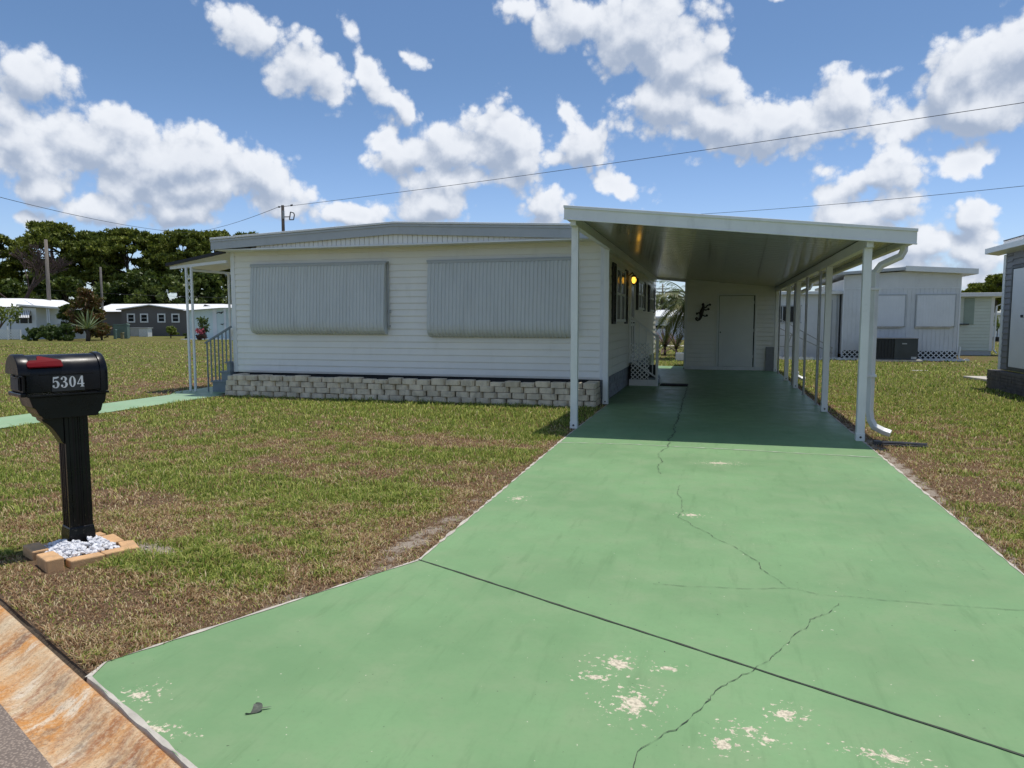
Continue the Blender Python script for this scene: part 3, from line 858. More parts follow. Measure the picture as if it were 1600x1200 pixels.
# windows and shutters under the carport
def side_window(ya, yb, za, zb_, mull=True):
    x = X1 + .012; mb = MB(); f = .055
    mb.box(x, x + .045, ya, ya + f, za, zb_); mb.box(x, x + .045, yb - f, yb, za, zb_)
    mb.box(x, x + .045, ya + f, yb - f, zb_ - f, zb_); mb.box(x, x + .06, ya + f, yb - f, za, za + f)
    ym = (ya + yb) / 2; zm = (za + zb_) / 2 + .02
    if mull: mb.box(x + .002, x + .042, ym - .045, ym + .045, za + f, zb_ - f)
    segs = ((ya + f, ym - .045), (ym + .045, yb - f)) if mull else ((ya + f, yb - f),)
    for a, b in segs: mb.box(x + .004, x + .036, a, b, zm - .025, zm + .025)
    w = mb.build('window', M['trim'], home, .004)
    for a, b in segs:
        mb = MB(); mb.box(x + .010, x + .022, a, b, za + f, zm - .025); mb.box(x + .016, x + .026, a, b, zm + .025, zb_ - f); mb.build('pane', M['glass'], w)
    return w


def louvre_shutter(ya, yb, za, zb_):
    x = X1 + .022; mb = MB(); f = .045
    mb.box(x, x + .03, ya, ya + f, za, zb_); mb.box(x, x + .03, yb - f, yb, za, zb_); zm = (za + zb_) / 2
    for a, b in ((za, za + f), (zm - f / 2, zm + f / 2), (zb_ - f, zb_)): mb.box(x, x + .03, ya + f, yb - f, a, b)
    z = za + f + .01
    while z < zb_ - f - .02:
        mb.obox((x + .014, (ya + yb) / 2, z + .01), (.012, 0, -.008), (0, (yb - ya) / 2 - f, 0), (.001, 0, .003)); z += .03
    mb.box(x + .001, x + .005, ya + f, yb - f, za + f, zb_ - f)
    mb.build('shutter', M['blackshutter'], home)


side_window(14.40, 15.85, 1.50, 2.60)
louvre_shutter(13.88, 14.34, 1.46, 2.64); louvre_shutter(15.92, 16.36, 1.46, 2.64)
side_window(18.72, 20.15, 1.82, 2.58); louvre_shutter(18.18, 18.66, 1.80, 2.60); louvre_shutter(20.22, 20.66, 1.80, 2.60)
side_window(22.22, 23.55, 1.82, 2.58); louvre_shutter(21.62, 22.14, 1.80, 2.60); louvre_shutter(23.62, 24.12, 1.80, 2.60)
mb = MB(); x = X1 + .014; mb.box(x, x + .05, 16.88, 16.95, .55, 2.62); mb.box(x, x + .05, 17.78, 17.85, .55, 2.62); mb.box(x, x + .05, 16.95, 17.78, 2.55, 2.62); mb.build('door_frame', M['trim'], home, .004)
mb = MB(); mb.box(x + .001, x + .03, 16.955, 17.775, .56, 2.545); dr_ = mb.build('door', M['doorwhite'], home, .003)
mb = MB()
for a, b in ((.75, 1.4), (1.55, 2.35)): mb.box(x + .031, x + .034, 17.07, 17.66, a, b)
mb.build('glazing', M['glass'], dr_)
mb = MB(); mb.tube([(x + .03, 17.02, 1.48), (x + .09, 17.02, 1.48)], .016); mb.obox((x + .1, 17.06, 1.48), (.012, 0, 0), (0, .05, 0), (0, 0, .012)); mb.build('handle', M['darksteel'], dr_)
# lit lantern beside the door
mb = MB(); lx, ly, lz = -1.775, 16.52, 2.44
mb.box(X1 + .014, X1 + .04, ly - .05, ly + .05, lz - .12, lz + .12); mb.tube([(X1 + .03, ly, lz + .10), (lx - .03, ly, lz + .17), (lx, ly, lz + .12)], .012)
mb.tube([(lx, ly, lz + .13), (lx, ly, lz + .085)], .05, 8, rs=[.012, .075]); mb.tube([(lx, ly, lz - .075), (lx, ly, lz - .10)], .05, 8, rs=[.05, .02])
for k in range(4):
    a = R(45 + 90 * k); mb.bar((lx + .066 * math.cos(a), ly + .066 * math.sin(a), lz + .09), (lx + .046 * math.cos(a), ly + .046 * math.sin(a), lz - .08), .008)
lan = mb.build('lantern', M['black'], home)
mb = MB(); prof = [(.0001, -.07), (.032, -.06), (.05, -.02), (.054, .02), (.042, .06), (.0001, .075)]
mb.tube([(lx, ly, lz + z) for r, z in prof], .05, 12, rs=[r for r, z in prof]); mb.build('bulb', M['bulb'], lan, smooth=True)
# thin downpipe on the corner
mb = MB(); mb.tube([(X1 - .01, YF - .045, 2.9), (X1 - .01, YF - .045, .5)], .012, 6); mb.build('cable_conduit', M['trim'], home)

# ------------------------------------------------------------------ planter wall of blocks
mb = MB()
for k in range(4):
    z0 = .0 + k * .1065; x = -9.62 + (0 if k % 2 else -.0) + k * .012; off = .14 if k % 2 else 0; yfr = 12.43 + k * .012
    x -= off * 0
    first = True
    while x < -2.0:
        w = .285 * random.uniform(.94, 1.06)
        if first and k % 2: w = .15
        first = False
        w = min(w, -1.965 - x)
        if w < .05: break
        g = .006; a, b = x + g, x + w - g; ch = min(.035, (b - a) * .3); dy = random.uniform(-.022, .022); dz = random.uniform(-.004, .004)
        za, zb_ = z0 + .003 + dz, z0 + .1035 + dz; o1 = random.uniform(-.01, .01); o2 = random.uniform(-.01, .01)
        y0_, yc = yfr + dy, yfr + .045 + dy
        if k == 3 and random.random() < .6: zb_ += random.uniform(-.03, .022)
        mb.prism([(a, yc, za), (a + ch, y0_ + o1, za), (b - ch, y0_ + o2, za), (b, yc, za), (b - .02, yfr + .2, za), (a + .02, yfr + .2, za)], (random.uniform(-.004, .004), random.uniform(-.004, .008), zb_ - za))
        x += w
    # return at the carport end
    y = yfr + .2 + (.1 if k % 2 else 0)
    mb.box(-2.2, -1.975 - .006 * k, yfr + .205, 13.05, z0 + .004, z0 + .103)
    mb.box(-9.60 + .012 * k, -9.42, yfr + .205, 13.05, z0 + .004, z0 + .103)
tag(mb.build('planter_wall', M['block'], None, .007), 'low wall of four courses of tan concrete blocks along the front of the white home', 'block wall')
mb = MB(); rows = []
for y in np.linspace(12.6, 13.09, 6):
    rows.append([(x, y, .355 + random.uniform(-.03, .03)) for x in np.linspace(-9.45, -2.2, 60)])
mb.sheet(rows); tag(mb.build('planting_soil', M['soil']), kind='structure')

# ------------------------------------------------------------------ carport
def cz(x): return 2.945 - .107 * (x + 1.95)        # underside of the roof
cp = thing('carport', 'white aluminium carport with slim posts and a sloping roof over the green driveway', 'carport', (0, 9.8, 0))
XA, XB, YA, YE = -1.955, 2.2, 9.63, 23.9
mb = MB(); n_ = int((YE - YA) / .3)
prof = []
for k in range(n_):
    y = YA + .01 + k * (YE - YA - .02) / n_; st = (YE - YA - .02) / n_
    prof += [(y, 0), (y + st - .022, 0), (y + st - .016, .016), (y + st - .006, .016)]
prof.append((YE - .01, 0))
low = [[(x, y, cz(x) + h) for y, h in prof] for x in np.linspace(XA, XB, 9)]
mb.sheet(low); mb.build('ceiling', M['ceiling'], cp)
mb = MB(); mb.prism([(XA, YA + .005, cz(XA) + .045), (XB, YA + .005, cz(XB) + .045), (XB, YA + .005, cz(XB) + .09), (XA, YA + .005, cz(XA) + .09)], (0, YE - YA, 0)); mb.build('roof', M['roofwhite'], cp)
# front fascia with rolled lip
mb = MB(); dz = .09
mb.prism([(XA - .015, YA - .05, cz(XA) - .075), (XB + .09, YA - .05, cz(XB) - .085), (XB + .09, YA - .05, cz(XB) + .095), (XA - .015, YA - .05, cz(XA) + .105)], (0, .045, 0))
mb.prism([(XA - .02, YA - .068, cz(XA) + .072), (XB + .095, YA - .068, cz(XB) + .062), (XB + .095, YA - .068, cz(XB) + .10), (XA - .02, YA - .068, cz(XA) + .11)], (0, .017, 0))
mb.prism([(XA - .018, YA - .06, cz(XA) - .08), (XB + .092, YA - .06, cz(XB) - .09), (XB + .092, YA - .06, cz(XB) - .068), (XA - .018, YA - .06, cz(XA) - .058)], (0, .0095, 0))
mb.build('fascia', M['alum'], cp, .004)
# side gutter along the low edge and fascia on the house side
mb = MB(); zc = cz(XB)
mb.prism([(XB, YA - .003, zc - .07), (XB + .085, YA - .003, zc - .07), (XB + .10, YA - .003, zc + .06), (XB + .088, YA - .003, zc + .06), (XB + .075, YA - .003, zc - .055), (XB + .012, YA - .003, zc - .055), (XB + .012, YA - .003, zc + .04), (XB, YA - .003, zc + .04)], (0, YE - YA + .01, 0))
mb.build('gutter', M['alum'], cp)
mb = MB(); mb.box(XA, XA + .03, YA + .002, 13.0, cz(XA) - .07, cz(XA) - .002); mb.build('fascia', M['alum'], cp)
mb = MB(); mb.box(XA, XB, YE - .01, YE + .03, cz(XB) - .05, cz(XB) - .02); mb.prism([(XA, YE, cz(XA) - .06), (XB, YE, cz(XB) - .06), (XB, YE, cz(XB) + .06), (XA, YE, cz(XA) + .06)], (0, .03, 0)); mb.build('fascia', M['alum'], cp)
# beams
for xb_, w in ((-1.86, .075), (1.80, .075)):
    mb = MB(); z = cz(xb_ + (.04 if xb_ > 0 else .04)); mb.box(xb_ - w / 2, xb_ + w / 2, YA + .02, YE - .02, z - .13, z - .003)
    mb.box(xb_ - w / 2 - .008, xb_ + w / 2 + .008, YA + .02, YE - .02, z - .137, z - .1305); mb.build('beam', M['alum'], cp, .004)
proto = None
def post(x, y, w, ztop, mat, foot=True):
    r = MB(); r.box(x - w / 2, x + w / 2, y - w / 2, y + w / 2, ZD, ztop)
    if foot: r.box(x - w / 2 - .004, x + w / 2 + .004, y - w / 2 - .004, y + w / 2 + .004, ZD, ZD + .10)
    p = r.build('post', mat, cp, .006)
    if foot:
        r = MB(); r.tube([(x, y - w / 2 - .003, ZD + .05), (x, y - w / 2 - .012, ZD + .05)], .014, 8); r.build('bolt', M['darksteel'], p)
zb_l = cz(-1.82) - .137; zb_r = cz(1.84) - .137
post(-1.865, 9.86, .095, zb_l, M['alum']); post(-1.875, 12.96, .095, zb_l, M['alum'])
for y in (9.80, 12.86, 17.3, 19.5, 22.9): post(1.80, y, .095, zb_r, M['alum'])
for y in (13.85, 15.75, 18.0, 21.9):
    r = MB(); r.tube([(1.80, y, ZD), (1.80, y, zb_r)], .024, 8); r.box(1.76, 1.84, y - .04, y + .04, ZD, ZD + .012); r.build('post', M['polegrey'], cp, smooth=False)
def downspout(y, xw, mat):
    """corrugated square downpipe with gooseneck off the low gutter"""
    r = MB(); z = cz(XB) - .07; yy = y
    path = [(XB + .045, yy, z + .01), (XB + .043, yy, z - .05), (XB + .01, yy, z - .12), (xw + .16, yy + .03, z - .17), (xw + .06, yy + .05, z - .22), (xw + .0, yy + .06, z - .31), (xw, yy + .06, z - .42), (xw, yy + .06, .36), (xw + .015, yy + .05, .25), (xw + .06, yy + .03, .165), (xw + .16, yy - .0, .115), (xw + .24, yy - .03, .09)]
    r.tube(path, .05, 4); 
    d = r.build('downspout', mat, cp, .008)
    for zz in (1.9, .8): r = MB(); r.box(xw - .055, xw + .055, yy + .0, yy + .117, zz, zz + .03); r.build('strap', mat, d)
downspout(9.98, 1.945, M['alum'])
downspout(18.9, 1.945, M['alum'])

# ------------------------------------------------------------------ storage shed at the end of the carport
sh = thing('storage_shed', 'white sided storage shed with a plain door closing the end of the carport', 'shed', (.48, 23.2, 0))
SX0, SX1, SY = -.88, 1.84, 23.2
mb = MB(); lap_siding(mb, (SX0 + .06, SY, .12), (1, 0, 0), (0, -1, 0), .95, .12, 2.82, .135, .026, .024); lap_siding(mb, (1.24, SY, .12), (1, 0, 0), (0, -1, 0), SX1 - 1.30, .12, 2.64, .135, .026, .024)
lap_siding(mb, (.07, SY, 2.37), (1, 0, 0), (0, -1, 0), 1.17, 2.37, 2.70, .135)
mb.prism([(SX0, SY + .001, .0), (SX1, SY + .001, .0), (SX1, SY + .001, cz(SX1) - .01), (SX0, SY + .001, cz(SX0) - .01)], (0, .08, 0))
mb.build('wall', M['siding'], sh)
mb = MB(); lap_siding(mb, (SX0, SY + 2.9, .12), (0, -1, 0), (-1, 0, 0), 2.85, .12, 2.78, .135); mb.box(SX0 + .001, SX0 + .06, SY + .09, SY + 2.95, 0, 2.8); mb.build('wall', M['siding'], sh)
mb = MB(); mb.box(SX1 - .06, SX1, SY + .09, SY + 2.95, 0, 2.48); mb.box(SX0 + .07, SX1 - .07, SY + 2.87, SY + 2.94, 0, 2.48); mb.build('wall', M['siding'], sh)
mb = MB(); mb.prism([(SX0 - .1, 23.95, 2.84), (SX1 + .15, 23.95, 2.53), (SX1 + .15, 23.95, 2.60), (SX0 - .1, 23.95, 2.91)], (0, 2.4, 0)); mb.build('roof', M['roofwhite'], sh)
for a, b in ((SX0 - .02, SX0 + .06), (SX1 - .06, SX1 + .02)):
    mb = MB(); mb.box(a, b, SY - .035, SY, .1, 2.80 if a < 0 else 2.5); mb.build('corner_trim', M['trim'], sh, .004)
mb = MB(); mb.box(SX0, SX1, SY - .028, SY, .018, .115); mb.build('sill_board', M['trim'], sh, .004)
mb = MB(); mb.box(.075, .135, SY - .045, SY, .12, 2.36); mb.box(1.19, 1.24, SY - .045, SY, .12, 2.36); mb.box(.135, 1.19, SY - .045, SY, 2.31, 2.36); mb.build('door_frame', M['trim'], sh, .004)
mb = MB(); mb.box(.136, 1.189, SY - .008, SY - .002, .12, 2.309); mb.build('door_gap_shade', M['gapshade'], sh)  # dark sheet painting the shade in the gap round the door
mb = MB(); mb.box(.148, 1.155, SY - .038, SY - .012, .125, 2.296); dd = mb.build('door', M['doorwhite'], sh, .003)
mb = MB(); mb.tube([(.19, SY - .038, 1.18), (.19, SY - .075, 1.18)], .022, 8); mb.build('handle', M['darksteel'], dd)
for z in (.4, 1.2, 2.05): mb = MB(); mb.box(1.15, 1.165, SY - .047, SY - .0385, z, z + .09); mb.build('hinge', M['trim'], dd)

# gecko ornament
gk = MB()
def gp(x, y): return atg(x, y)
def atg(px, py):
    # picture of the ornament in the plane of the shed wall
    d = ray(px, py); t = (SY - .035) / d.y; return Vector((d.x * t, SY - .035, CAM_H + d.z * t))
body = [(1099.0, 473.2), (1098.3, 475.5), (1099.2, 478.0), (1098.5, 482), (1096.6, 487), (1095.5, 492), (1094.6, 496), (1092.8, 499.2), (1090.2, 500.8), (1087.8, 499.6), (1087.2, 497.2), (1088.8, 495.8), (1090.3, 497.2), (1090, 498.4)]
rs = [.022, .056, .044, .062, .074, .066, .052, .042, .036, .032, .028, .024, .020, .014]
gk.tube([atg(*p) for p in body], .04, 8, rs=rs, flat=.8)
for leg in ([(1098.8, 481), (1103, 480.5), (1105, 477.5), (1109, 476)], [(1098, 483), (1103, 484.5), (1106.5, 483)], [(1095.5, 491), (1092, 488.6), (1089.5, 490)], [(1095.3, 493), (1099, 492.5), (1101.5, 494.5), (1104, 493)]):
    gk.tube([atg(*p) for p in leg], .02, 6, rs=[.038, .032, .030, .034, .03][:len(leg)], flat=.7)
    e = leg[-1]
    for dx, dy in ((1.6, -1.2), (2.2, .2), (1.2, 1.5), (-.4, -1.6)):
        s_ = 1 if e[0] > 1095 else -1
        gk.tube([atg(*e), atg(e[0] + dx * s_, e[1] + dy)], .018, 5, rs=[.024, .015])
tag(gk.build('gecko_ornament', M['bird'], None, smooth=True), 'black metal gecko ornament with curled tail hung on the shed wall', 'wall ornament')
mb = MB(); mb.obox((1.66, SY - .09, .38), (.13, 0, 0), (0, .012, .0), (0, .045, .36)); tag(mb.build('leaning_board', M['board'], None, .004), 'dark grey board leaning on the shed wall right of its door', 'board')

# ------------------------------------------------------------------ entry steps under the carport
st = thing('entry_steps', 'white side steps with lattice panel and handrail below the lit lantern', 'steps', (-1.58, 17.4, ZD))
SYF = 16.93
for x0_, x1_, zt in ((-1.90, -1.62, .56), (-1.62, -1.44, .38), (-1.44, -1.26, .20)):
    mb = MB(); mb.box(x0_, x1_, SYF + .06, 17.95, zt - .04, zt); mb.box(x1_ - .03, x1_ - .012, SYF + .07, 17.94, ZD + .01, zt - .041); mb.build('tread', M['bluegrey'], st, .004)
for ya, yb in ((SYF, SYF + .05), (17.95, 17.99)): mb = MB(); mb.box(-1.90, -1.24, ya, yb, ZD, .155); mb.build('base_board', M['trim'], st, .004)
mb = MB(); mb.box(-1.905, -1.26, SYF + .09, SYF + .11, .02, .50); mb.build('side_panel', M['gapshade'], st)  # dark sheet standing in for the shaded hollow under the steps
mb = MB(); lattice(mb, (-1.86, SYF + .03, .165), (1, 0, 0), .42, .165, 1.0, (0, -1, 0), .075, .022, .006); mb.build('lattice', M['trim'], st)
mb = MB(); mb.box(-1.29, -1.23, SYF - .01, SYF + .05, ZD, 1.18); mb.box(-1.30, -1.22, SYF - .02, SYF + .06, 1.18, 1.20); mb.build('newel_post', M['trim'], st, .004)
for z0_, z1_, w in ((1.63, 1.12, .045), (.63, .18, .035)):
    mb = MB(); mb.bar((-1.90, SYF + .02, z0_), (-1.22, SYF + .02, z1_), .03, w); mb.build('rail', M['trim'], st, .003)
for k in range(4):
    x = -1.84 + k * .16; mb = MB(); zt = 1.63 - (x + 1.9) * .75; mb.box(x - .011, x + .011, SYF + .005, SYF + .027, max(.16, .60 - (x + 1.9) * .66), zt); mb.build('baluster', M['trim'], st)
mb = MB(); mb.box(-1.19, -.56, 17.02, 17.5, ZD + .004, ZD + .025); tag(mb.build('door_mat', M['darkmat'], None, .006), 'dark door mat on the green slab beside the entry steps', 'door mat')

# ------------------------------------------------------------------ porch on the far side
pa = thing('porch_awning', 'small black-edged awning roof on thin white posts at the far side of the home', 'awning', (-10.6, 13.6, 0))
ax0, az0, ax1, az1, ay0, ay1 = -11.33, 2.69, -9.84, 2.93, 12.93, 14.6
mb = MB(); mb.prism([(ax0 + .03, ay0 + .03, az0 + .002), (ax1, ay0 + .03, az1), (ax1, ay0 + .03, az1 + .04), (ax0 + .03, ay0 + .03, az0 + .042)], (0, ay1 - ay0 - .06, 0)); mb.build('roof', M['roofwhite'], pa)
mb = MB(); mb.prism([(ax0, ay0 - .02, az0 - .005), (ax1, ay0 - .02, az1 - .005), (ax1, ay0 - .02, az1 + .06), (ax0, ay0 - .02, az0 + .06)], (0, .045, 0)); mb.box(ax0 - .02, ax0 + .025, ay0 + .026, ay1, az0 - .005, az0 + .06); mb.build('fascia', M['black'], pa)
mb = MB(); mb.bar((-11.28, 13.0, 2.655), (-9.86, 13.0, 2.76), .05, .06); mb.bar((-10.78, 13.05, 2.60), (-10.78, 14.5, 2.62), .05, .05); mb.build('beam', M['trim'], pa)
for xx in (-10.86, -10.73):
    mb = MB(); mb.box(xx - .02, xx + .02, 12.95, 12.99, .012, 2.66); mb.build('post', M['trim'], pa, .003)
mb = MB(); mb.box(-10.70, -10.66, 14.1, 14.14, .012, 2.62); mb.build('post', M['trim'], pa, .003)
mb = MB()
for z in (1.95, 2.1, 2.25, 2.4): mb.tube([(-10.84, 12.97, z), (-10.80, 12.97, z + .05), (-10.76, 12.97, z + .11), (-10.75, 12.97, z + .14)], .007, 5); mb.tube([(-10.75, 12.97, z), (-10.79, 12.97, z + .05), (-10.83, 12.97, z + .11), (-10.84, 12.97, z + .14)], .007, 5)
mb.build('scroll', M['trim'], pa)
ps = thing('porch_steps', 'blue-grey steps with sloping balustrade at the far side of the home', 'steps', (-10.15, 13.5, .012))
for x0_, x1_, zt in ((-10.30, -9.84, .25), (-10.07, -9.84, .46), (-9.93, -9.84, .66)):
    mb = MB(); z_ = {.25: .012, .46: .251, .66: .461}[zt]
    mb.box(x0_, x1_, 12.97, 14.2, z_, zt - .035); mb.box(x0_ - .035, x1_, 12.95, 14.22, zt - .0345, zt); mb.build('tread', M['bluegrey'], ps, .004)
mb = MB(); mb.bar((-10.46, 12.99, 1.05), (-9.80, 12.99, 1.40), .04, .035); mb.build('rail', M['bluegrey'], ps)
for k in range(7):
    x = -10.42 + k * .096; zb_ = .012 if x < -10.335 else (.251 if x < -10.105 else (.461 if x < -9.965 else .661)); mb = MB(); mb.box(x - .011, x + .011, 12.98, 13.002, zb_, 1.06 + (x + 10.46) * .53); mb.build('baluster', M['bluegrey'], ps)
# ------------------------------------------------------------------ mailbox (local frame: x towards the street, y along the kerb)
MP = Vector((-4.075, 3.745, 0)); ang = math.atan2(-SN.y, -SN.x)
mx = thing('mailbox', 'black plastic mailbox on a matching post with red flag and number 5304', 'mailbox', MP, ang)
# in this frame the side facing the camera is +y
W = .13
def smooth_sharp(o):
    e = o.modifiers.new('es', 'EDGE_SPLIT'); e.split_angle = R(38)


def dome(t, hw, zb, zs, zt, n=14):
    pts = [(t, -hw, zb), (t, -hw, zs)]
    for i in range(1, n): a = math.pi * (1 - i / n); pts.append((t, hw * math.cos(a), zs + (zt - zs) * math.sin(a)))
    return pts + [(t, hw, zs), (t, hw, zb)]
mb = MB()
secs = [dome(.285, W, 1.055, 1.175, 1.292), dome(-.15, W, 1.055, 1.175, 1.292)]
n = len(secs[0]); mb.add(secs[0] + secs[1], [(i, (i + 1) % n, n + (i + 1) % n, n + i) for i in range(n)] + [tuple(range(n)), tuple(range(2 * n - 1, n - 1, -1))])
bx = mb.build('box', M['mbox'], mx, .006, local=True, smooth=False)
for p in bx.data.polygons: p.use_smooth = True
em = bx.modifiers.new('es', 'EDGE_SPLIT'); em.split_angle = R(35)
mb = MB()   # rear cap, rounded
secs = [dome(-.135, W + .012, 1.045, 1.175, 1.302), dome(-.16, W + .014, 1.045, 1.175, 1.304), dome(-.178, W + .006, 1.05, 1.172, 1.296), dome(-.190, W - .02, 1.06, 1.165, 1.27)]
vs = [v for s_ in secs for v in s_]; mb.add(vs, [(k * n + i, k * n + (i + 1) % n, (k + 1) * n + (i + 1) % n, (k + 1) * n + i) for k in range(3) for i in range(n)] + [tuple(range(n)), tuple(range(4 * n - 1, 3 * n - 1, -1))])
smooth_sharp(mb.build('rear_cap', M['mbox'], mx, local=True, smooth=True))
mb = MB()   # hood over the door and recessed door
secs = [dome(.262, W + .006, 1.166, 1.176, 1.298), dome(.318, W + .008, 1.172, 1.178, 1.299), dome(.326, W + .003, 1.176, 1.182, 1.294)]
vs = [v for s_ in secs for v in s_]; mb.add(vs, [(k * n + i, k * n + (i + 1) % n, (k + 1) * n + (i + 1) % n, (k + 1) * n + i) for k in range(2) for i in range(n)] + [tuple(range(n)), tuple(range(3 * n - 1, 2 * n - 1, -1))])
smooth_sharp(mb.build('hood', M['mbox'], mx, local=True, smooth=True))
mb = MB(); mb.box(.286, .303, -W + .006, W - .006, 1.06, 1.168); mb.box(.303, .313, -.095, .095, 1.07, 1.16); mb.box(.286, .318, -W - .002, W + .002, 1.035, 1.059); dr2 = mb.build('door', M['mbox'], mx, .006, local=True)
mb = MB(); mb.box(.314, .317, -.06, .085, 1.078, 1.150); mb.build('door_panel', M['mplate'], dr2, .001, local=True)
mb = MB(); mb.box(.314, .328, -.03, .03, 1.160, 1.168); mb.build('pull', M['mbox'], dr2, local=True)
# side mouldings, tray and bracket
mb = MB(); mb.box(-.10, .215, W - .001, W + .005, 1.166, 1.172); mb.box(-.10, .215, -W - .005, -W + .001, 1.166, 1.172); mb.build('moulding', M['mbox'], mx, .002, local=True)
mb = MB(); mb.box(-.186, .285, -W - .008, W + .008, 1.030, 1.044); mb.build('tray', M['mbox'], mx, .003, local=True)
mb = MB()
pr = [(.270, 1.029), (.252, .965), (.236, .952), (.22, .915), (.205, .903), (.198, .885), (-.118, .885), (-.122, .905), (-.138, .915), (-.15, .96), (-.165, .97), (-.175, 1.029)]
mb.prism([(x, -.115, z) for x, z in pr], (0, .23, 0)); mb.build('support', M['mbox'], mx, .004, local=True)
mb = MB(); pr = [(.194, .884), (.188, .866), (.165, .85), (.142, .825), (.118, .79), (.097, .75), (.084, .72), (.071, .705), (.070, .884)]
mb.prism([(x, -.06, z) for x, z in pr], (0, .12, 0)); mb.build('bracket', M['mbox'], mx, .003, local=True)
mb = MB()
hw = .069; fl = []
pts = []
for sx, sy in ((1, 0), (0, 1), (-1, 0), (0, -1)):      # fluted square section
    tx, ty = -sy, sx
    for u, d in ((-.069, 0), (-.048, 0), (-.042, -.006), (-.023, -.006), (-.017, 0), (-.011, 0), (-.006, -.006), (.006, -.006), (.011, 0), (.017, 0), (.023, -.006), (.042, -.006), (.048, 0)):
        pts.append((sx * (hw + d) + tx * u, sy * (hw + d) + ty * u, .12))
mb.prism(pts, (0, 0, .77)); mb.build('post', M['mbox'], mx, local=True)
mb = MB(); b0, b1 = .070, .079
mb.add([(sx * w, sy * w, z) for w, z in ((b1, .0), (b1, .10), (b0 + .004, .14), (b0, .15)) for sx, sy in ((-1, -1), (1, -1), (1, 1), (-1, 1))],
       [(k * 4 + i, k * 4 + (i + 1) % 4, k * 4 + 4 + (i + 1) % 4, k * 4 + 4 + i) for k in range(3) for i in range(4)] + [(3, 2, 1, 0), (12, 13, 14, 15)])
mb.build('post_base', M['mbox'], mx, .004, local=True)
# flag folded back along the dome
def side_pt(t, a, off=0.0): return Vector((t, (W + off) * math.cos(a), 1.175 + (.117 + off) * math.sin(a)))
mb = MB()
fo = [(.272, .40), (.274, .56), (.264, .68), (.25, .72), (.216, .72), (.210, .80), (.206, .98), (.196, 1.02), (.10, .74), (.084, .68), (.080, .40)]
top = [side_pt(t, a, .012) for t, a in fo]; bot = [side_pt(t, a, .004) for t, a in fo]; k = len(fo)
mb.add(top + bot, [tuple(range(k)), tuple(range(2 * k - 1, k - 1, -1))] + [(i, (i + 1) % k, k + (i + 1) % k, k + i) for i in range(k)])
fl_ = mb.build('flag', M['flag'], mx, .002, local=True)
mb = MB(); mb.box(.082, .27, W * .925, W * .925 + .020, 1.175 + .040, 1.175 + .050); mb.build('flag_rib', M['flag'], fl_, .002, local=True)
# number plate and digits
mb = MB(); mb.prism([(.150, W + .001, 1.060), (-.040, W + .001, 1.060), (-.030, W + .001, 1.160), (.142, W + .001, 1.160)], (0, .003, 0)); mb.build('number_plate', M['mplate'], mx, local=True)


def stroke(mb, pts, ws, ox, oz, s, y, sub=8):
    """variable width pen stroke in plate coordinates; reads left to right = decreasing x"""
    P = [Vector((a, b, 0)) for a, b in pts]; out = []
    for i in range(len(P) - 1):
        p0, p1, p2, p3 = P[max(i - 1, 0)], P[i], P[i + 1], P[min(i + 2, len(P) - 1)]
        for k in range(sub):
            t = k / sub
            out.append((0.5 * ((2 * p1) + (-p0 + p2) * t + (2 * p0 - 5 * p1 + 4 * p2 - p3) * t * t + (-p0 + 3 * p1 - 3 * p2 + p3) * t ** 3), ws[i] * (1 - t) + ws[i + 1] * t))
    out.append((P[-1], ws[-1])); rows = [[], []]
    for i, (p, w) in enumerate(out):
        d = out[min(i + 1, len(out) - 1)][0] - out[max(i - 1, 0)][0]; d.normalize(); nn = Vector((-d.y, d.x, 0))
        for r, sg in ((0, 1), (1, -1)):
            q = p + nn * (w / 2 * sg); rows[r].append((ox - q.x * s, y, oz + q.y * s))
    mb.sheet(rows)


def dot(mb, c, r, ox, oz, s, y):
    mb.add([(ox - (c[0] + r * math.cos(2 * math.pi * k / 14)) * s, y, oz + (c[1] + r * math.sin(2 * math.pi * k / 14)) * s) for k in range(14)], [tuple(range(14))])


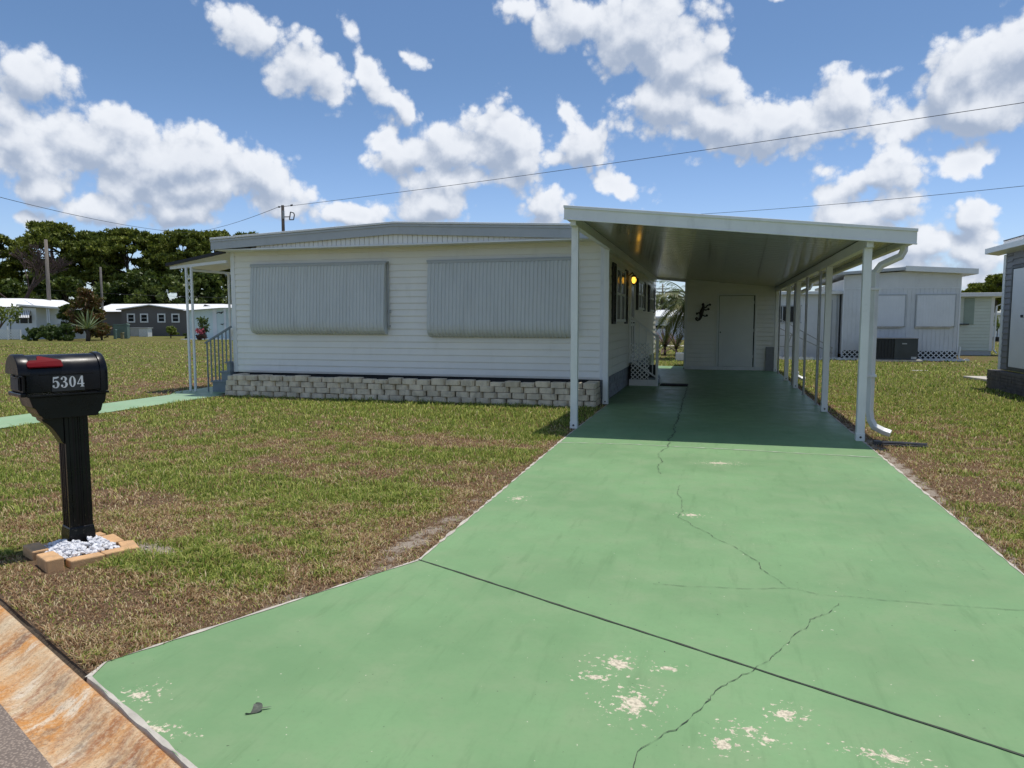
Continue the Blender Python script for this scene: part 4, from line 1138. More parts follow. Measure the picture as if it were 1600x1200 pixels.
def digits(text, x_left, z0, s, y, parent):
    x = x_left
    for ch in text:
        mb = MB(); e = .0003
        if ch == '5':
            stroke(mb, [(.12, .90), (.34, .90), (.56, .97)], [.16, .17, .10], x, z0, s, y); stroke(mb, [(.145, .95), (.125, .48)], [.07, .07], x, z0, s, y + e)
            stroke(mb, [(.12, .50), (.26, .60), (.42, .55), (.50, .32), (.42, .08), (.24, .03), (.10, .10)], [.05, .07, .14, .21, .12, .06, .08], x, z0, s, y + 2 * e); dot(mb, (.13, .18), .09, x, z0, s, y + 3 * e)
        elif ch == '3':
            stroke(mb, [(.10, .86), (.24, .96), (.40, .90), (.45, .76), (.38, .58), (.22, .52)], [.07, .06, .12, .19, .11, .05], x, z0, s, y); dot(mb, (.13, .80), .085, x, z0, s, y + e)
            stroke(mb, [(.22, .52), (.40, .48), (.49, .28), (.40, .07), (.24, .03), (.09, .12)], [.05, .11, .21, .12, .06, .07], x, z0, s, y + 2 * e); dot(mb, (.13, .19), .09, x, z0, s, y + 3 * e)
        elif ch == '0':
            no, rows = 28, [[], []]
            for k in range(no + 1):
                a = 2 * math.pi * k / no
                rows[0].append((x - (.31 + .27 * math.cos(a)) * s, y, z0 + (.5 + .49 * math.sin(a)) * s)); rows[1].append((x - (.31 + .10 * math.cos(a)) * s, y, z0 + (.5 + .43 * math.sin(a)) * s))
            mb.sheet(rows)
        elif ch == '4':
            stroke(mb, [(.40, .98), (.06, .31)], [.09, .07], x, z0, s, y, 2); stroke(mb, [(.02, .28), (.60, .28)], [.09, .09], x, z0, s, y + e, 2); stroke(mb, [(.42, .99), (.42, .04)], [.17, .17], x, z0, s, y + 2 * e, 2); stroke(mb, [(.27, .03), (.58, .03)], [.06, .06], x, z0, s, y + 3 * e, 2)
        mb.build('digit', M['digit'], parent, local=True); x -= .66 * s


digits('5304', .148, 1.082, .072, W + .0048, mx)

# ------------------------------------------------------------------ bricks and pebbles round its foot
B0 = Vector((-4.11, 3.77, 0))
def bed(a, s_, z=0): return B0 - SN * a + SD * s_ + Vector((0, 0, z))
BR = [(.13, -.05, 0, .20, .055, 'peach paver brick at the back left of the mailbox bed'), (-.075, -.065, 4, .20, .05, 'peach paver brick at the back right of the mailbox bed'),
      (.29, .03, 92, .20, .085, 'tall peach brick at the far left corner of the mailbox bed'), (.30, .39, 88, .235, .10, 'largest tall brick at the near left corner of the mailbox bed'),
      (.12, .485, 2, .21, .06, 'brick in the middle of the near edge of the mailbox bed'), (-.075, .475, 0, .17, .055, 'short sunken brick at the right of the mailbox bed near edge'),
      (-.165, .12, 90, .2, .05, 'flat brick in the middle of the right edge of the mailbox bed'), (-.19, .38, 78, .235, .045, 'skewed flat brick pushed out at the right corner of the mailbox bed')]
bp = None
mb = MB(); mb.box(-.1, .1, -.05, .05, 0, .06); mesh_b = None
for a, s_, rot, ln, h, lab in BR:
    p = bed(.055 + (a - .065) * .93, .22 + (s_ - .21) * .86); r = MB(); w = .048; ln *= .93
    r.box(-ln / 2, ln / 2, -w, w, -.02, h * .72)
    me = r.mesh('edging_brick'); me.materials.append(M['edgebrick']); o = bpy.data.objects.new('edging_brick', me); COL.objects.link(o)
    o.location = p; o.rotation_euler = (R(random.uniform(-3, 3)), R(random.uniform(-3, 3)), ang + R(rot))
    b = o.modifiers.new('bevel', 'BEVEL'); b.width = .008; b.segments = 2
    tag(o, lab, 'brick', 'edging bricks around the mailbox')
mb = MB()
def lump(mb, c, r, rg=random):
    bm_v = []; q = [rg.uniform(.75, 1.2) for _ in range(3)]; rot = Matrix.Rotation(rg.uniform(0, 6.3), 3, 'Z') @ Matrix.Rotation(rg.uniform(0, 6.3), 3, 'X')
    nl, ns = 5, 8; vs = [Vector((0, 0, -1))]
    for i in range(1, nl):
        t = math.pi * i / nl
        for k in range(ns): a = 2 * math.pi * k / ns; vs.append(Vector((math.sin(t) * math.cos(a), math.sin(t) * math.sin(a), -math.cos(t))))
    vs.append(Vector((0, 0, 1)))
    vs = [Vector(c) + rot @ Vector((v.x * r * q[0], v.y * r * q[1], v.z * r * q[2] * .7)) * rg.uniform(.74, 1.14) for v in vs]
    fs = [(0, 1 + (k + 1) % ns, 1 + k) for k in range(ns)] + [(1 + (i - 1) * ns + k, 1 + (i - 1) * ns + (k + 1) % ns, 1 + i * ns + (k + 1) % ns, 1 + i * ns + k) for i in range(1, nl - 1) for k in range(ns)]
    e = len(vs) - 1; fs += [(e, 1 + (nl - 2) * ns + k, 1 + (nl - 2) * ns + (k + 1) % ns) for k in range(ns)]
    mb.add(vs, fs)
for i in range(430):
    a = random.uniform(-.11, .24); s_ = random.uniform(.03, .40); p = bed(a, s_); d = (p - MP)
    if abs(d.dot(SN)) < .10 and abs(d.dot(SD)) < .10: continue
    edge = min(a + .12, .24 - a, s_, .44 - s_)
    lump(mb, p + Vector((0, 0, .03 + random.uniform(0, .045) * min(1, edge / .08))), random.uniform(.011, .021))
tag(mb.build('pebbles', M['pebble'], None), 'white pebbles heaped inside the brick edging at the mailbox foot', 'pebbles', kind='stuff')
mb = MB()
for i in range(26):
    p = Vector((-3.5, 3.78, 0)) + Vector((random.gauss(0, .12), random.gauss(0, .05), .004)); lump(mb, p, random.uniform(.004, .011))
tag(mb.build('gravel', M['concrete'], None, smooth=True), 'crumbs of pale gravel on bare sand beside the mailbox bed', 'gravel', kind='stuff')

# dead leaf on the drive
c = Vector((-1.644, 2.276, ZD)); mb = MB(); rows = []
for i in range(9):
    t = i / 8; q = c + Vector((-.045 + .035 * math.sin(t * 3.0) + .0, .03 - .07 * t, .006 + .010 * math.sin(t * 6))); w = .017 * math.sin(math.pi * (t * .92 + .05)) + .001
    rows.append([q + Vector((-w, -w * .3, .003)), q + Vector((0, 0, 0)), q + Vector((w, w * .4, .007))])
mb.sheet(rows); mb.blade(c + Vector((-.012, .004, .006)), (.8, .5, .1), .05, .012, .1)
tag(mb.build('dead_leaf', M['deadleaf']), 'small curled grey leaf lying on the green driveway apron', 'leaf')

# black drain hose end on the grass by the downspout
mb = MB(); a, b = Vector((1.95, 9.58, .03)), Vector((2.5, 9.56, .025)); mb.tube([a, a.lerp(b, .5) + Vector((0, 0, .004)), b], .022, 6); mb.box(1.92, 2.0, 9.53, 9.63, .0, .05)
mb.bar((2.0, 9.50, .012), (2.5, 9.49, .012), .03, .02)
tag(mb.build('drain_pipe', M['darksteel']), 'dark drain pipe lying on the grass below the front downspout', 'pipe')
# ------------------------------------------------------------------ white neighbour on the right
nb = thing('neighbour_home', 'white panelled mobile home with two closed square shutters behind the right lawn', 'mobile home', (7, 31.3, 0))
NY = 31.3
def board_wall(mb, xa, xb, y, za, ztop, pitch=.2):
    """upright grooved boards, ztop is a function of x"""
    x = xa
    while x < xb - .01:
        w = min(pitch, xb - x); a, b = x + .006, x + w - .006
        mb.prism([(a, y - .012, za), (b, y - .012, za), (b, y - .012, ztop(b)), (a, y - .012, ztop(a))], (0, .011, 0)); x += w
nt_ = lambda x: 3.34 + (x - 4.95) * .055 if x < 7.08 else 3.457 - (x - 7.08) * .065
mb = MB(); board_wall(mb, 4.98, 9.05, NY, .37, lambda x: min(nt_(x), 2.80), .15)
mb.prism([(4.98, NY, .37), (9.05, NY, .37), (9.05, NY, nt_(9.05)), (7.08, NY, nt_(7.08)), (4.98, NY, nt_(4.98))], (0, .1, 0)); mb.build('wall', M['nbwhite'], nb)
mb = MB(); mb.prism([(4.99, NY - .02, 2.83), (9.04, NY - .02, 2.83), (9.04, NY - .02, nt_(9.04)), (7.08, NY - .02, nt_(7.08)), (4.99, NY - .02, nt_(4.99))], (0, .019, 0)); mb.build('gable_panel', M['nbwhite'], nb)
mb = MB(); mb.box(4.98, 9.05, NY - .03, NY - .0005, 2.80, 2.828); mb.box(9.03, 9.08, NY - .025, NY + .1, .3, 3.28); mb.box(4.94, 4.98, NY - .025, NY + .1, .1, 3.3); mb.build('trim', M['nbpanel'], nb)
mb = MB(); mb.box(4.98, 9.0, NY + .1, NY + 9, 0.2, 3.2); mb.build('wall', M['nbwhite'], nb)
mb = MB(); mb.prism([(7.06, NY - .35, nt_(7.08) + .01), (9.53, NY - .35, nt_(9.53) - .0), (9.53, NY - .35, nt_(9.53) + .2), (7.06, NY - .35, nt_(7.08) + .2)], (0, 10, 0)); mb.build('roof', M['alum'], nb)
mb = MB(); mb.prism([(7.055, NY - .30, nt_(7.05) + .04), (4.2, NY - .30, 3.32), (4.2, NY - .30, 3.42), (7.055, NY - .30, nt_(7.05) + .16)], (0, 9.9, 0)); mb.build('roof', M['fascia'], nb)
for xa, xb in ((5.93, 7.15), (7.57, 8.88)):
    mb = MB(); mb.box(xa, xb, NY - .07, NY - .045, 1.33, 2.53); x = xa + .02
    while x < xb - .05: mb.box(x, x + .075, NY - .078, NY - .0705, 1.36, 2.5); x += .10
    s_ = mb.build('storm_shutter', M['nbpanel'], nb)
    mb = MB(); mb.box(xa - .04, xb + .04, NY - .085, NY - .013, 2.531, 2.575); mb.box(xa - .035, xa - .001, NY - .08, NY - .013, 1.30, 2.53); mb.box(xb + .001, xb + .035, NY - .08, NY - .013, 1.30, 2.53); mb.build('frame', M['fascia'], s_)
    mb = MB(); mb.box(xa - .04, xb - .1, NY - .09, NY - .013, 1.27, 1.329); mb.build('sill', M['concrete'], s_)
for xa, xb in ((4.98, 5.62), (7.70, 9.05)):
    mb = MB(); lattice(mb, (xa, NY - .03, .03), (1, 0, 0), xb - xa, .03, .37, (0, -1, 0), .13, .035, .008); mb.build('lattice', M['trim'], nb)
mb = MB(); mb.box(4.99, 9.04, NY - .008, NY + .0, 0, .369); mb.build('foundation', M['gapshade'], nb)
mb = MB(); mb.tube([(9.12, NY - .12, .55), (9.08, NY - .12, .12), (9.2, NY - .16, .04)], .03, 6); mb.build('downspout', M['trim'], nb)
# side addition with flat roof
ex = thing('side_addition', 'low flat-roofed white side room with dark window behind the carport posts', 'side room', (2, 32, 0))
EY = 31.9
mb = MB(); board_wall(mb, -1.0, 4.9, EY, .02, lambda x: 2.6, .4); mb.box(-1.0, 4.9, EY, EY + .1, 0, 2.62); mb.box(-1.0, 4.9, EY + .1, EY + 6, 0, 2.55); mb.build('wall', M['nbwhite'], ex)
mb = MB(); mb.box(-1.2, 4.97, EY - .3, EY + 6.2, 2.62, 2.75); mb.build('roof', M['alum'], ex, .01)
mb = MB(); mb.box(2.05, 3.42, EY - .03, EY - .0125, 1.50, 2.14); w_ = mb.build('window', M['glass'], ex)
mb = MB(); mb.box(2.0, 3.47, EY - .05, EY - .0125, 2.141, 2.19); mb.box(2.0, 3.47, EY - .05, EY - .0125, 1.45, 1.499); mb.box(2.70, 2.74, EY - .045, EY - .031, 1.5, 2.14); mb.build('frame', M['fascia'], w_)
mb = MB(); mb.tube([(4.80, EY - .06, 2.6), (4.80, EY - .06, .1)], .03, 6); mb.tube([(4.62, EY - .05, 2.4), (4.62, EY - .05, .2)], .015, 5); mb.build('downspout', M['fascia'], ex)
# stair rails in front of the side room
sr = thing('stair_railing', 'grey metal stair railing sloping down in front of the low side room', 'railing', (3.4, 31.2, 0))
mb = MB()
for dz in (0, -.42): mb.bar((2.0, 31.2, 1.95 + dz), (4.6, 31.2, .45 + dz * .5), .035)
mb.bar((1.4, 31.2, 1.95), (2.0, 31.2, 1.95), .035); mb.build('rail', M['polegrey'], sr)
for x, z in ((2.0, 1.95), (2.8, 1.49), (3.5, 1.08), (4.55, .48)):
    mb = MB(); mb.box(x - .018, x + .018, 31.18, 31.22, .0, z); mb.build('post', M['polegrey'], sr)
mb = MB(); mb.bar((2.4, 31.25, .95), (3.1, 31.25, .95), .03); mb.bar((2.4, 31.25, .5), (3.1, 31.25, .5), .03); mb.bar((3.05, 31.25, 1.0), (2.75, 31.25, 0), .04); mb.build('brace', M['polegrey'], sr)
# air conditioner
ac = thing('air_conditioner', 'large dark grey packaged air conditioner on a slab against the white panelled home', 'air conditioner', (6.6, 30.5, 0))
mb = MB(); mb.box(5.60, 7.55, 29.95, 31.05, 0, .07); mb.build('slab', M['concrete'], ac, .01)
ax_, bx_ = 5.80, 7.40
mb = MB(); mb.box(6.60, bx_, 30.1, 31.0, .08, .86); mb.box(ax_, 6.599, 30.14, 30.99, .08, .855); mb.box(ax_ - .02, bx_ + .02, 30.08, 31.02, .861, .885); mb.build('cabinet', M['acgrey'], ac, .012)
mb = MB(); 
for k in range(7): x = ax_ + .02 + k * .113; mb.box(x, x + .075, 30.105, 30.139, .14, .82)
mb.build('louvre', M['acdark'], ac)
mb = MB(); mb.box(6.86, 7.02, 30.092, 30.099, .66, .70); mb.build('plate', M['fascia'], ac)
mb = MB(); mb.box(7.18, 7.36, 30.092, 30.099, .10, .19); mb.build('plate', M['fascia'], ac)
# scalloped edging
def edging(xa, xb, y, lab):
    mb = MB(); x = xa
    while x < xb:
        pts = [(x, y, 0), (x + .19, y, 0)] + [(x + .095 + .095 * math.cos(a), y, .05 + .055 * math.sin(a)) for a in np.linspace(0, math.pi, 7)]
        mb.prism(pts, (0, .04, 0)); x += .2
    tag(mb.build('garden_edging', M['trim']), lab, 'edging')
edging(1.9, 5.5, 30.75, 'scalloped white garden edging in front of the low side room')
edging(7.6, 9.2, 30.95, 'short scalloped white garden edging below the lattice right of the air conditioner')
tag(MB().box(5.85, 6.35, 24.45, 24.65, .0, .02).build('utility_cover', M['concrete'], None, .01), 'pale flat cover set in the right lawn in front of the air conditioner', 'cover')
tag(MB().box(2.14, 2.34, 21.6, 21.8, .0, .10).build('splash_block', M['whiteplastic'], None, .02), 'small white block on the grass beside the rear downspout', 'block')

# pale green house
gh = thing('green_house', 'pale green sided house with flat white eave between the white home and grey home', 'house', (10, 36.7, 0)); GY = 36.7
mb = MB(); lap_siding(mb, (8.2, GY, .22), (1, 0, 0), (0, -1, 0), 3.7, .22, 2.62, .145); mb.box(8.2, 11.98, GY + .001, GY + 8, .2, 2.6); mb.build('wall', M['nbgreen'], gh)
mb = MB(); mb.box(8.2, 11.96, GY + .01, GY + 7.9, 0, .199); mb.build('foundation', M['fascia'], gh)
mb = MB(); mb.box(11.86, 11.99, GY - .03, GY, .2, 2.6); mb.build('corner_trim', M['trim'], gh)
mb = MB(); mb.box(8.0, 12.7, GY - .4, GY + 8.3, 2.62, 2.79); mb.build('roof', M['alum'], gh, .01)
mb = MB(); mb.box(10.0, 10.66, GY - .04, GY - .018, 1.42, 2.52); w_ = mb.build('window', M['trim'], gh); mb = MB(); mb.box(10.05, 10.61, GY - .043, GY - .0405, 1.48, 2.46); mb.build('pane', M['farwhite'], w_)
mb = MB(); mb.box(10.80, 11.2, GY - .04, GY - .018, 1.38, 2.56)
for k in range(14): mb.box(10.84, 11.16, GY - .048, GY - .0405, 1.44 + k * .078, 1.49 + k * .078)
mb.build('shutter', M['nbgreen2'], gh)
mb = MB(); mb.box(10.2, 11.0, GY - .12, GY - .02, 1.37, 1.42); mb.build('flower_ledge', M['acgrey'], gh)
mb = MB(); mb.tube([(12.55, GY - .3, 2.62), (12.35, GY - .2, 2.35), (12.06, GY - .06, 2.2), (12.03, GY - .06, .25), (12.15, GY - .1, .1)], .04, 6); mb.build('downspout', M['trim'], gh)
# white house far beyond it
f0 = far(1562, 503, 62)
wh = thing('distant_house', 'small white house far off between the green house and grey home', 'house', (f0.x, f0.y, 0), YAW)
mb = MB(); mb.box(-.45, 8, 0, 6, .2, 2.1); mb.build('wall', M['farwhite'], wh, local=True)
mb = MB(); mb.box(-.75, 8.4, -.4, 6.4, 2.1, 2.3); mb.build('roof', M['roofwhite'], wh, local=True)
mb = MB(); mb.box(-.3, 0.0, -.03, -.001, .5, 1.9); mb.build('door', M['trim'], wh, local=True)

# grey home on the right edge
gm = thing('grey_home', 'dark grey sided home with a white door cut off by the right edge', 'mobile home', (6.2, 14, 0))
GX = 6.2
mb = MB(); lap_siding(mb, (GX, 18.36, .46), (0, -1, 0), (-1, 0, 0), .36, .46, 2.98, .13); lap_siding(mb, (GX, 16.35, .46), (0, -1, 0), (-1, 0, 0), 8.3, .46, 2.98, .13)
lap_siding(mb, (GX, 18.0, 2.72), (0, -1, 0), (-1, 0, 0), 1.65, 2.72, 2.98, .13); mb.box(GX + .001, 13, 8, 18.44, .44, 3.0); mb.build('wall', M['nbgray'], gm)
mb = MB(); mb.box(GX - .03, GX, 18.36, 18.47, .44, 2.98); mb.box(GX - .03, GX + .08, 18.47, 18.49, .44, 2.98); mb.build('corner_trim', M['trim'], gm, .004)
mb = MB(); mb.box(GX - .035, GX, 17.93, 18.0, .52, 2.70); mb.box(GX - .035, GX, 16.35, 16.42, .52, 2.70); mb.box(GX - .035, GX, 16.42, 17.93, 2.64, 2.70); mb.box(GX - .035, GX, 16.42, 17.93, .46, .52); mb.build('door_frame', M['acgrey'], gm, .004)
mb = MB(); mb.box(GX - .025, GX, 16.43, 17.92, .53, 2.63); d_ = mb.build('door', M['nbpanel'], gm, .004)
mb = MB(); mb.tube([(GX - .025, 17.30, 1.62), (GX - .06, 17.30, 1.62)], .03, 8); mb.build('handle', M['darksteel'], d_)
mb = MB(); mb.prism([(GX - .28, 8, 3.04), (GX - .28, 8, 3.16), (GX + .3, 8, 3.22), (GX + .3, 8, 3.10), (GX, 8, 3.0)], (0, 10.9, 0)); mb.build('fascia', M['alum'], gm, .004)
mb = MB(); mb.prism([(GX - .1, 8, 3.2), (9.5, 8, 3.75), (13.2, 8, 3.2), (13.2, 8, 3.14), (GX - .1, 8, 3.14)], (0, 10.75, 0)); mb.box(GX - .05, GX + .0, 8, 18.5, 3.201, 3.28); mb.build('roof', M['roofwhite'], gm)
mb = MB(); mb.box(GX - .07, GX + .3, 8, 18.46, 3.281, 3.30); mb.build('drip_edge', M['darksteel'], gm)
mb = MB()
for k in range(6):
    y = 8.0
    while y < 18.7:
        w = min(.3, 18.72 - y); mb.box(GX - .14 - .02 + random.uniform(-.006, .006), GX + .1, y + .006, y + w - .006, .005 + k * .07, .068 + k * .07); y += w
mb.box(GX - .12, GX + .09, 8, 18.70, 0, .41); mb.build('foundation', M['darkbrick'], gm)
tag(MB().add([(6.62, 20.35, 0), (7.35, 20.35, 0), (7.15, 21.6, 0), (6.42, 21.6, 0), (6.62, 20.35, .07), (7.35, 20.35, .07), (7.15, 21.6, .07), (6.42, 21.6, .07)], [(0, 3, 2, 1), (4, 5, 6, 7), (0, 1, 5, 4), (1, 2, 6, 5), (2, 3, 7, 6), (3, 0, 4, 7)]).build('step_slab', M['concrete'], None, .015), 'pale concrete step slab on the grass at the corner of the grey home', 'slab')

# ------------------------------------------------------------------ far houses on the left (frames turned to the viewer)
def frame(px, depth):
    p = far(px, 503, depth); return (p.x, p.y, 0)
def fx(px, px0, depth): return (px - px0) * depth / CAM_F
def fz(py, depth): return CAM_H + (503 - py) * depth / CAM_F * 1.0

D1 = 62
lh = thing('white_house', 'white house with striped window awning and open carport at the far left', 'house', frame(40, D1), YAW)
X = lambda px: fx(px, 40, D1); Z = lambda py: fz(py, D1)
mb = MB(); mb.box(X(-60), X(57), 0, 5, 0, Z(481)); mb.box(X(59), X(106), 2.6, 2.7, 0, Z(506)); mb.build('wall', M['farwhite'], lh, local=True)
mb = MB(); mb.prism([(X(-60), -.3, Z(478)), (X(62), -.3, Z(480.5)), (X(62), -.3, Z(478.5)), (X(5), 2.5, Z(465)), (X(-60), 2.5, Z(465))], (0, 6, .0)); mb.build('roof', M['roofwhite'], lh, local=True)
mb = MB(); mb.prism([(X(32), -.4, Z(478)), (X(110), -.4, Z(483.5)), (X(110), -.4, Z(481)), (X(32), -.4, Z(475.5))], (0, 3.5, 0)); cp2 = mb.build('carport_roof', M['roofwhite'], lh, local=True)
for px in (76.5, 79.5, 101, 105):
    mb = MB(); mb.box(X(px) - .05, X(px) + .05, -.2, -.1, 0, Z(482)); mb.build('post', M['farwhite'], lh, local=True)
for a, b in ((25.5, 30), (32, 43.5), (45.5, 50)):
    mb = MB(); mb.box(X(a), X(b), -.04, -.001, Z(505), Z(493)); mb.build('window', M['glass'], lh, local=True)
mb = MB(); n_ = 6
for k in range(n_):
    a, b = X(39 + k * 2.7), X(39 + (k + .62) * 2.7); mb.prism([(a - .35, -.02, Z(485)), (b - .35, -.02, Z(485)), (b, -.75, Z(496.5)), (a, -.75, Z(496.5))], (0, .02, .03))
mb.build('window_awning', M['roofwhite'], lh, local=True)
mb = MB(); mb.prism([(X(38.5) - .35, -.0, Z(485.6)), (X(55) - .35, -.0, Z(485.6)), (X(55), -.72, Z(497)), (X(38.5), -.72, Z(497))], (0, .02, .01)); mb.build('awning_lining', M['fargray'], lh, local=True)
mb = MB(); mb.tube([(X(16.5), -.05, Z(482)), (X(16.5), -.05, 0)], .03, 6); mb.build('downspout', M['darksteel'], lh, local=True)
fe = thing('lattice_fence', 'low white lattice fence in front of the house at the far left', 'fence', far(10, 503, D1 - 1.5) * 1.0, YAW); fe.location.z = 0
mb = MB(); lattice(mb, (-3, 0, 0), (1, 0, 0), 4.0, .05, .78, (0, -1, 0), .16, .06, .012); mb.build('lattice', M['trim'], fe, local=True)
mb = MB(); mb.box(-3, 1.1, -.02, .06, .78, .86); mb.box(-.02, .08, -.02, .07, 0, 1.1); mb.box(1.05, 1.15, -.02, .07, 0, .86); mb.build('frame', M['trim'], fe, local=True)

D2 = 76
g2 = thing('taupe_house', 'taupe house with four white-framed windows and white roof across the left lawn', 'house', frame(240, D2), YAW)
X = lambda px: fx(px, 240, D2); Z = lambda py: fz(py, D2)
mb = MB(); mb.prism([(X(190), 0, 0), (X(292), 0, 0), (X(292), 0, Z(485.5)), (X(237), 0, Z(478)), (X(190), 0, Z(484.5))], (0, 9, 0)); mb.build('wall', M['fargray'], g2, local=True)
mb = MB(); mb.box(X(120), X(189.5), 3.0, 9, 0, Z(487)); mb.build('wall', M['fargray'], g2, local=True)
mb = MB(); mb.box(X(183.5), X(189), 2.95, 3.0, 0, Z(488)); mb.build('door', M['black'], g2, local=True)
mb = MB(); mb.prism([(X(185), -.4, Z(484.6)), (X(237), -.4, Z(477.2)), (X(297), -.4, Z(486)), (X(297), -.4, Z(484.6)), (X(237), -.4, Z(475.9)), (X(185), -.4, Z(483.2))], (0, 4, 0)); mb.build('roof', M['roofwhite'], g2, local=True)
mb = MB(); mb.prism([(X(118), 2.4, Z(486.5)), (X(185), 2.4, Z(486.5)), (X(190), 2.6, Z(484)), (X(325), 2.6, Z(484)), (X(325), 2.6, Z(482)), (X(308), 7, Z(472.6)), (X(118), 7, Z(472.6))], (0, 3, .0)); mb.build('roof', M['roofwhite'], g2, local=True)
mb = MB(); mb.prism([(X(305), 2.5, Z(475)), (X(328), 2.5, Z(481)), (X(300), 2.5, Z(481))], (0, .08, 0)); mb.build('gable_panel', M['fargray'], g2, local=True)
for a in (199, 219.5, 246.5, 268.5):
    mb = MB(); x, y, z0_, z1_ = X(a), X(a + 12.5), Z(504), Z(490); f = .13
    mb.box(x, y, -.06, -.001, z1_ - f, z1_); mb.box(x, y, -.06, -.001, z0_, z0_ + f); mb.box(x, x + f, -.06, -.001, z0_ + f, z1_ - f); mb.box(y - f, y, -.06, -.001, z0_ + f, z1_ - f)
    w_ = mb.build('window', M['trim'], g2, local=True)
    mb = MB(); mb.box(x + f, y - f, -.03, -.001, z0_ + f, z1_ - f); mb.build('pane', M['glass'], w_, local=True)
    mb = MB(); mb.box(x + f, y - f, -.045, -.031, (z0_ + z1_) / 2 - .03, (z0_ + z1_) / 2 + .03); mb.build('sash_bar', M['fascia'], w_, local=True)
# cool box units by the taupe house
a2 = thing('outdoor_unit', 'pale outdoor cooling unit with lattice side against the taupe house', 'outdoor unit', frame(215, 73), YAW)
X = lambda px: fx(px, 215, 73); Z = lambda py: fz(py, 73)
mb = MB(); mb.box(X(203), X(216), 0, 1.0, .05, Z(513)); mb.box(X(199), X(231), -.05, 1.05, Z(513), Z(511.8)); mb.build('cabinet', M['fascia'], a2, local=True)
mb = MB(); mb.box(X(216.3), X(230), .02, .9, .0, Z(513)); mb.build('side_panel', M['whiteplastic'], a2, local=True)
mb = MB(); lattice(mb, (X(216.5), 0, 0), (1, 0, 0), X(229) - X(216.5), .05, Z(514), (0, -1, 0), .22, .05, .01); mb.build('lattice', M['farwhite'], a2, local=True)

D3 = 62
aq = thing('aqua_garage', 'pale aqua flat-walled garage with white roof left of the porch steps', 'garage', frame(330, D3), YAW)
X = lambda px: fx(px, 330, D3); Z = lambda py: fz(py, D3)
mb = MB(); mb.prism([(X(296), 0, 0), (X(420), 0, 0), (X(420), 0, Z(481)), (X(350), 0, Z(481)), (X(296), 0, Z(485.5))], (0, 7, 0)); mb.build('wall', M['aqua'], aq, local=True)
mb = MB(); mb.prism([(X(290), -.5, Z(485.5)), (X(350), -.5, Z(481)), (X(425), -.5, Z(481)), (X(425), -.5, Z(479)), (X(318), 3, Z(477)), (X(290), 3, Z(478))], (0, 5, 0)); mb.build('roof', M['roofwhite'], aq, local=True)
mb = MB(); mb.box(X(333), X(339), -.06, -.001, 0, Z(483)); mb.box(X(352.5), X(355.5), -.35, -.25, 0, Z(482)); mb.build('pilaster', M['farwhite'], aq, local=True)
mb = MB(); mb.box(X(291), X(420), -1.2, -.01, 0, .05); mb.build('slab', M['trim'], aq, local=True)
def bird(px, py, s, lab):
    mb = MB(); q = [(-1, .12), (-.35, .28), (-.05, .12), (.3, .30), (1.0, .42), (.35, .05), (.12, -.25), (-.12, -.1)]
    c = Vector(frame(330, D3)); ux = CR; base = c + ux * X(px) - Vector((-math.sin(YAW), math.cos(YAW), 0)) * .05
    pts = [base + ux * (a * s) + Vector((0, 0, Z(py) + b * s)) for a, b in q]
    mb.prism(pts, Vector((-math.sin(YAW), math.cos(YAW), 0)) * .03); tag(mb.build('bird_ornament', M['bird']), lab, 'wall ornament', 'bird ornaments on the aqua garage')
bird(346, 489, .32, 'largest dark bird ornament high on the aqua garage wall'); bird(339.5, 489.5, .16, 'small dark bird ornament left of the largest on the aqua garage'); bird(347.5, 507, .2, 'dark bird ornament low on the aqua garage wall')
mb = MB(); p = far(364, 503, 58); p.z = 0; prof = [(.0, .2), (.05, .22), (.1, .10), (.35, .09), (.5, .26), (.85, .33), (.95, .36), (.96, .28)]
mb.tube([(p.x, p.y, z) for z, r in prof], .2, 12, rs=[r for z, r in prof]); tag(mb.build('garden_urn', M['whiteplastic'], None, smooth=True), 'white garden urn beyond the porch rail', 'urn')

# utility boxes
def ubox(px, depth, pxw, pytop, mat, nm, lab, cat, grp=None, cap=True):
    t = thing(nm, lab, cat, frame(px, depth), YAW, grp); w = pxw * depth / CAM_F / 2; z = fz(pytop, depth)
    mb = MB(); mb.box(-w, w, 0, min(1.2, 2 * w), 0, z * (.93 if cap else 1)); mb.build('cabinet', mat, t, .02, local=True)
    if cap: mb = MB(); mb.prism([(-w - .03, -.04, z * .93), (w + .03, -.04, z * .93), (w + .03, -.04, z * .96), (w * .9, -.04, z), (-w * .9, -.04, z), (-w - .03, -.04, z * .96)], (0, min(1.2, 2 * w) + .08, 0)); mb.build('lid', mat, t, local=True)
    return t
t = ubox(185, 66, 17, 506.5, M['utilgreen'], 'transformer_box', 'wide grey-green transformer box on the far left lawn', 'transformer')
mb = MB()
for k in range(5): mb.box(-.42, .42, -.02, -.001, .25 + k * .13, .30 + k * .13)
mb.build('vent', M['utilgreen'], t, local=True)
ubox(178, 63, 3.6, 515, M['utilgreen'], 'utility_pedestal', 'short green utility pedestal left of the transformer box', 'utility post', 'utility pedestals on the left lawn')
ubox(195.5, 64, 5, 505.5, M['utilgreen'], 'utility_pedestal', 'tall green utility pedestal right of the transformer box', 'utility post', 'utility pedestals on the left lawn')
ubox(189, 63.5, 4, 519.5, M['utiltan'], 'utility_pedestal', 'low tan utility pedestal in front of the transformer box', 'utility post', 'utility pedestals on the left lawn')

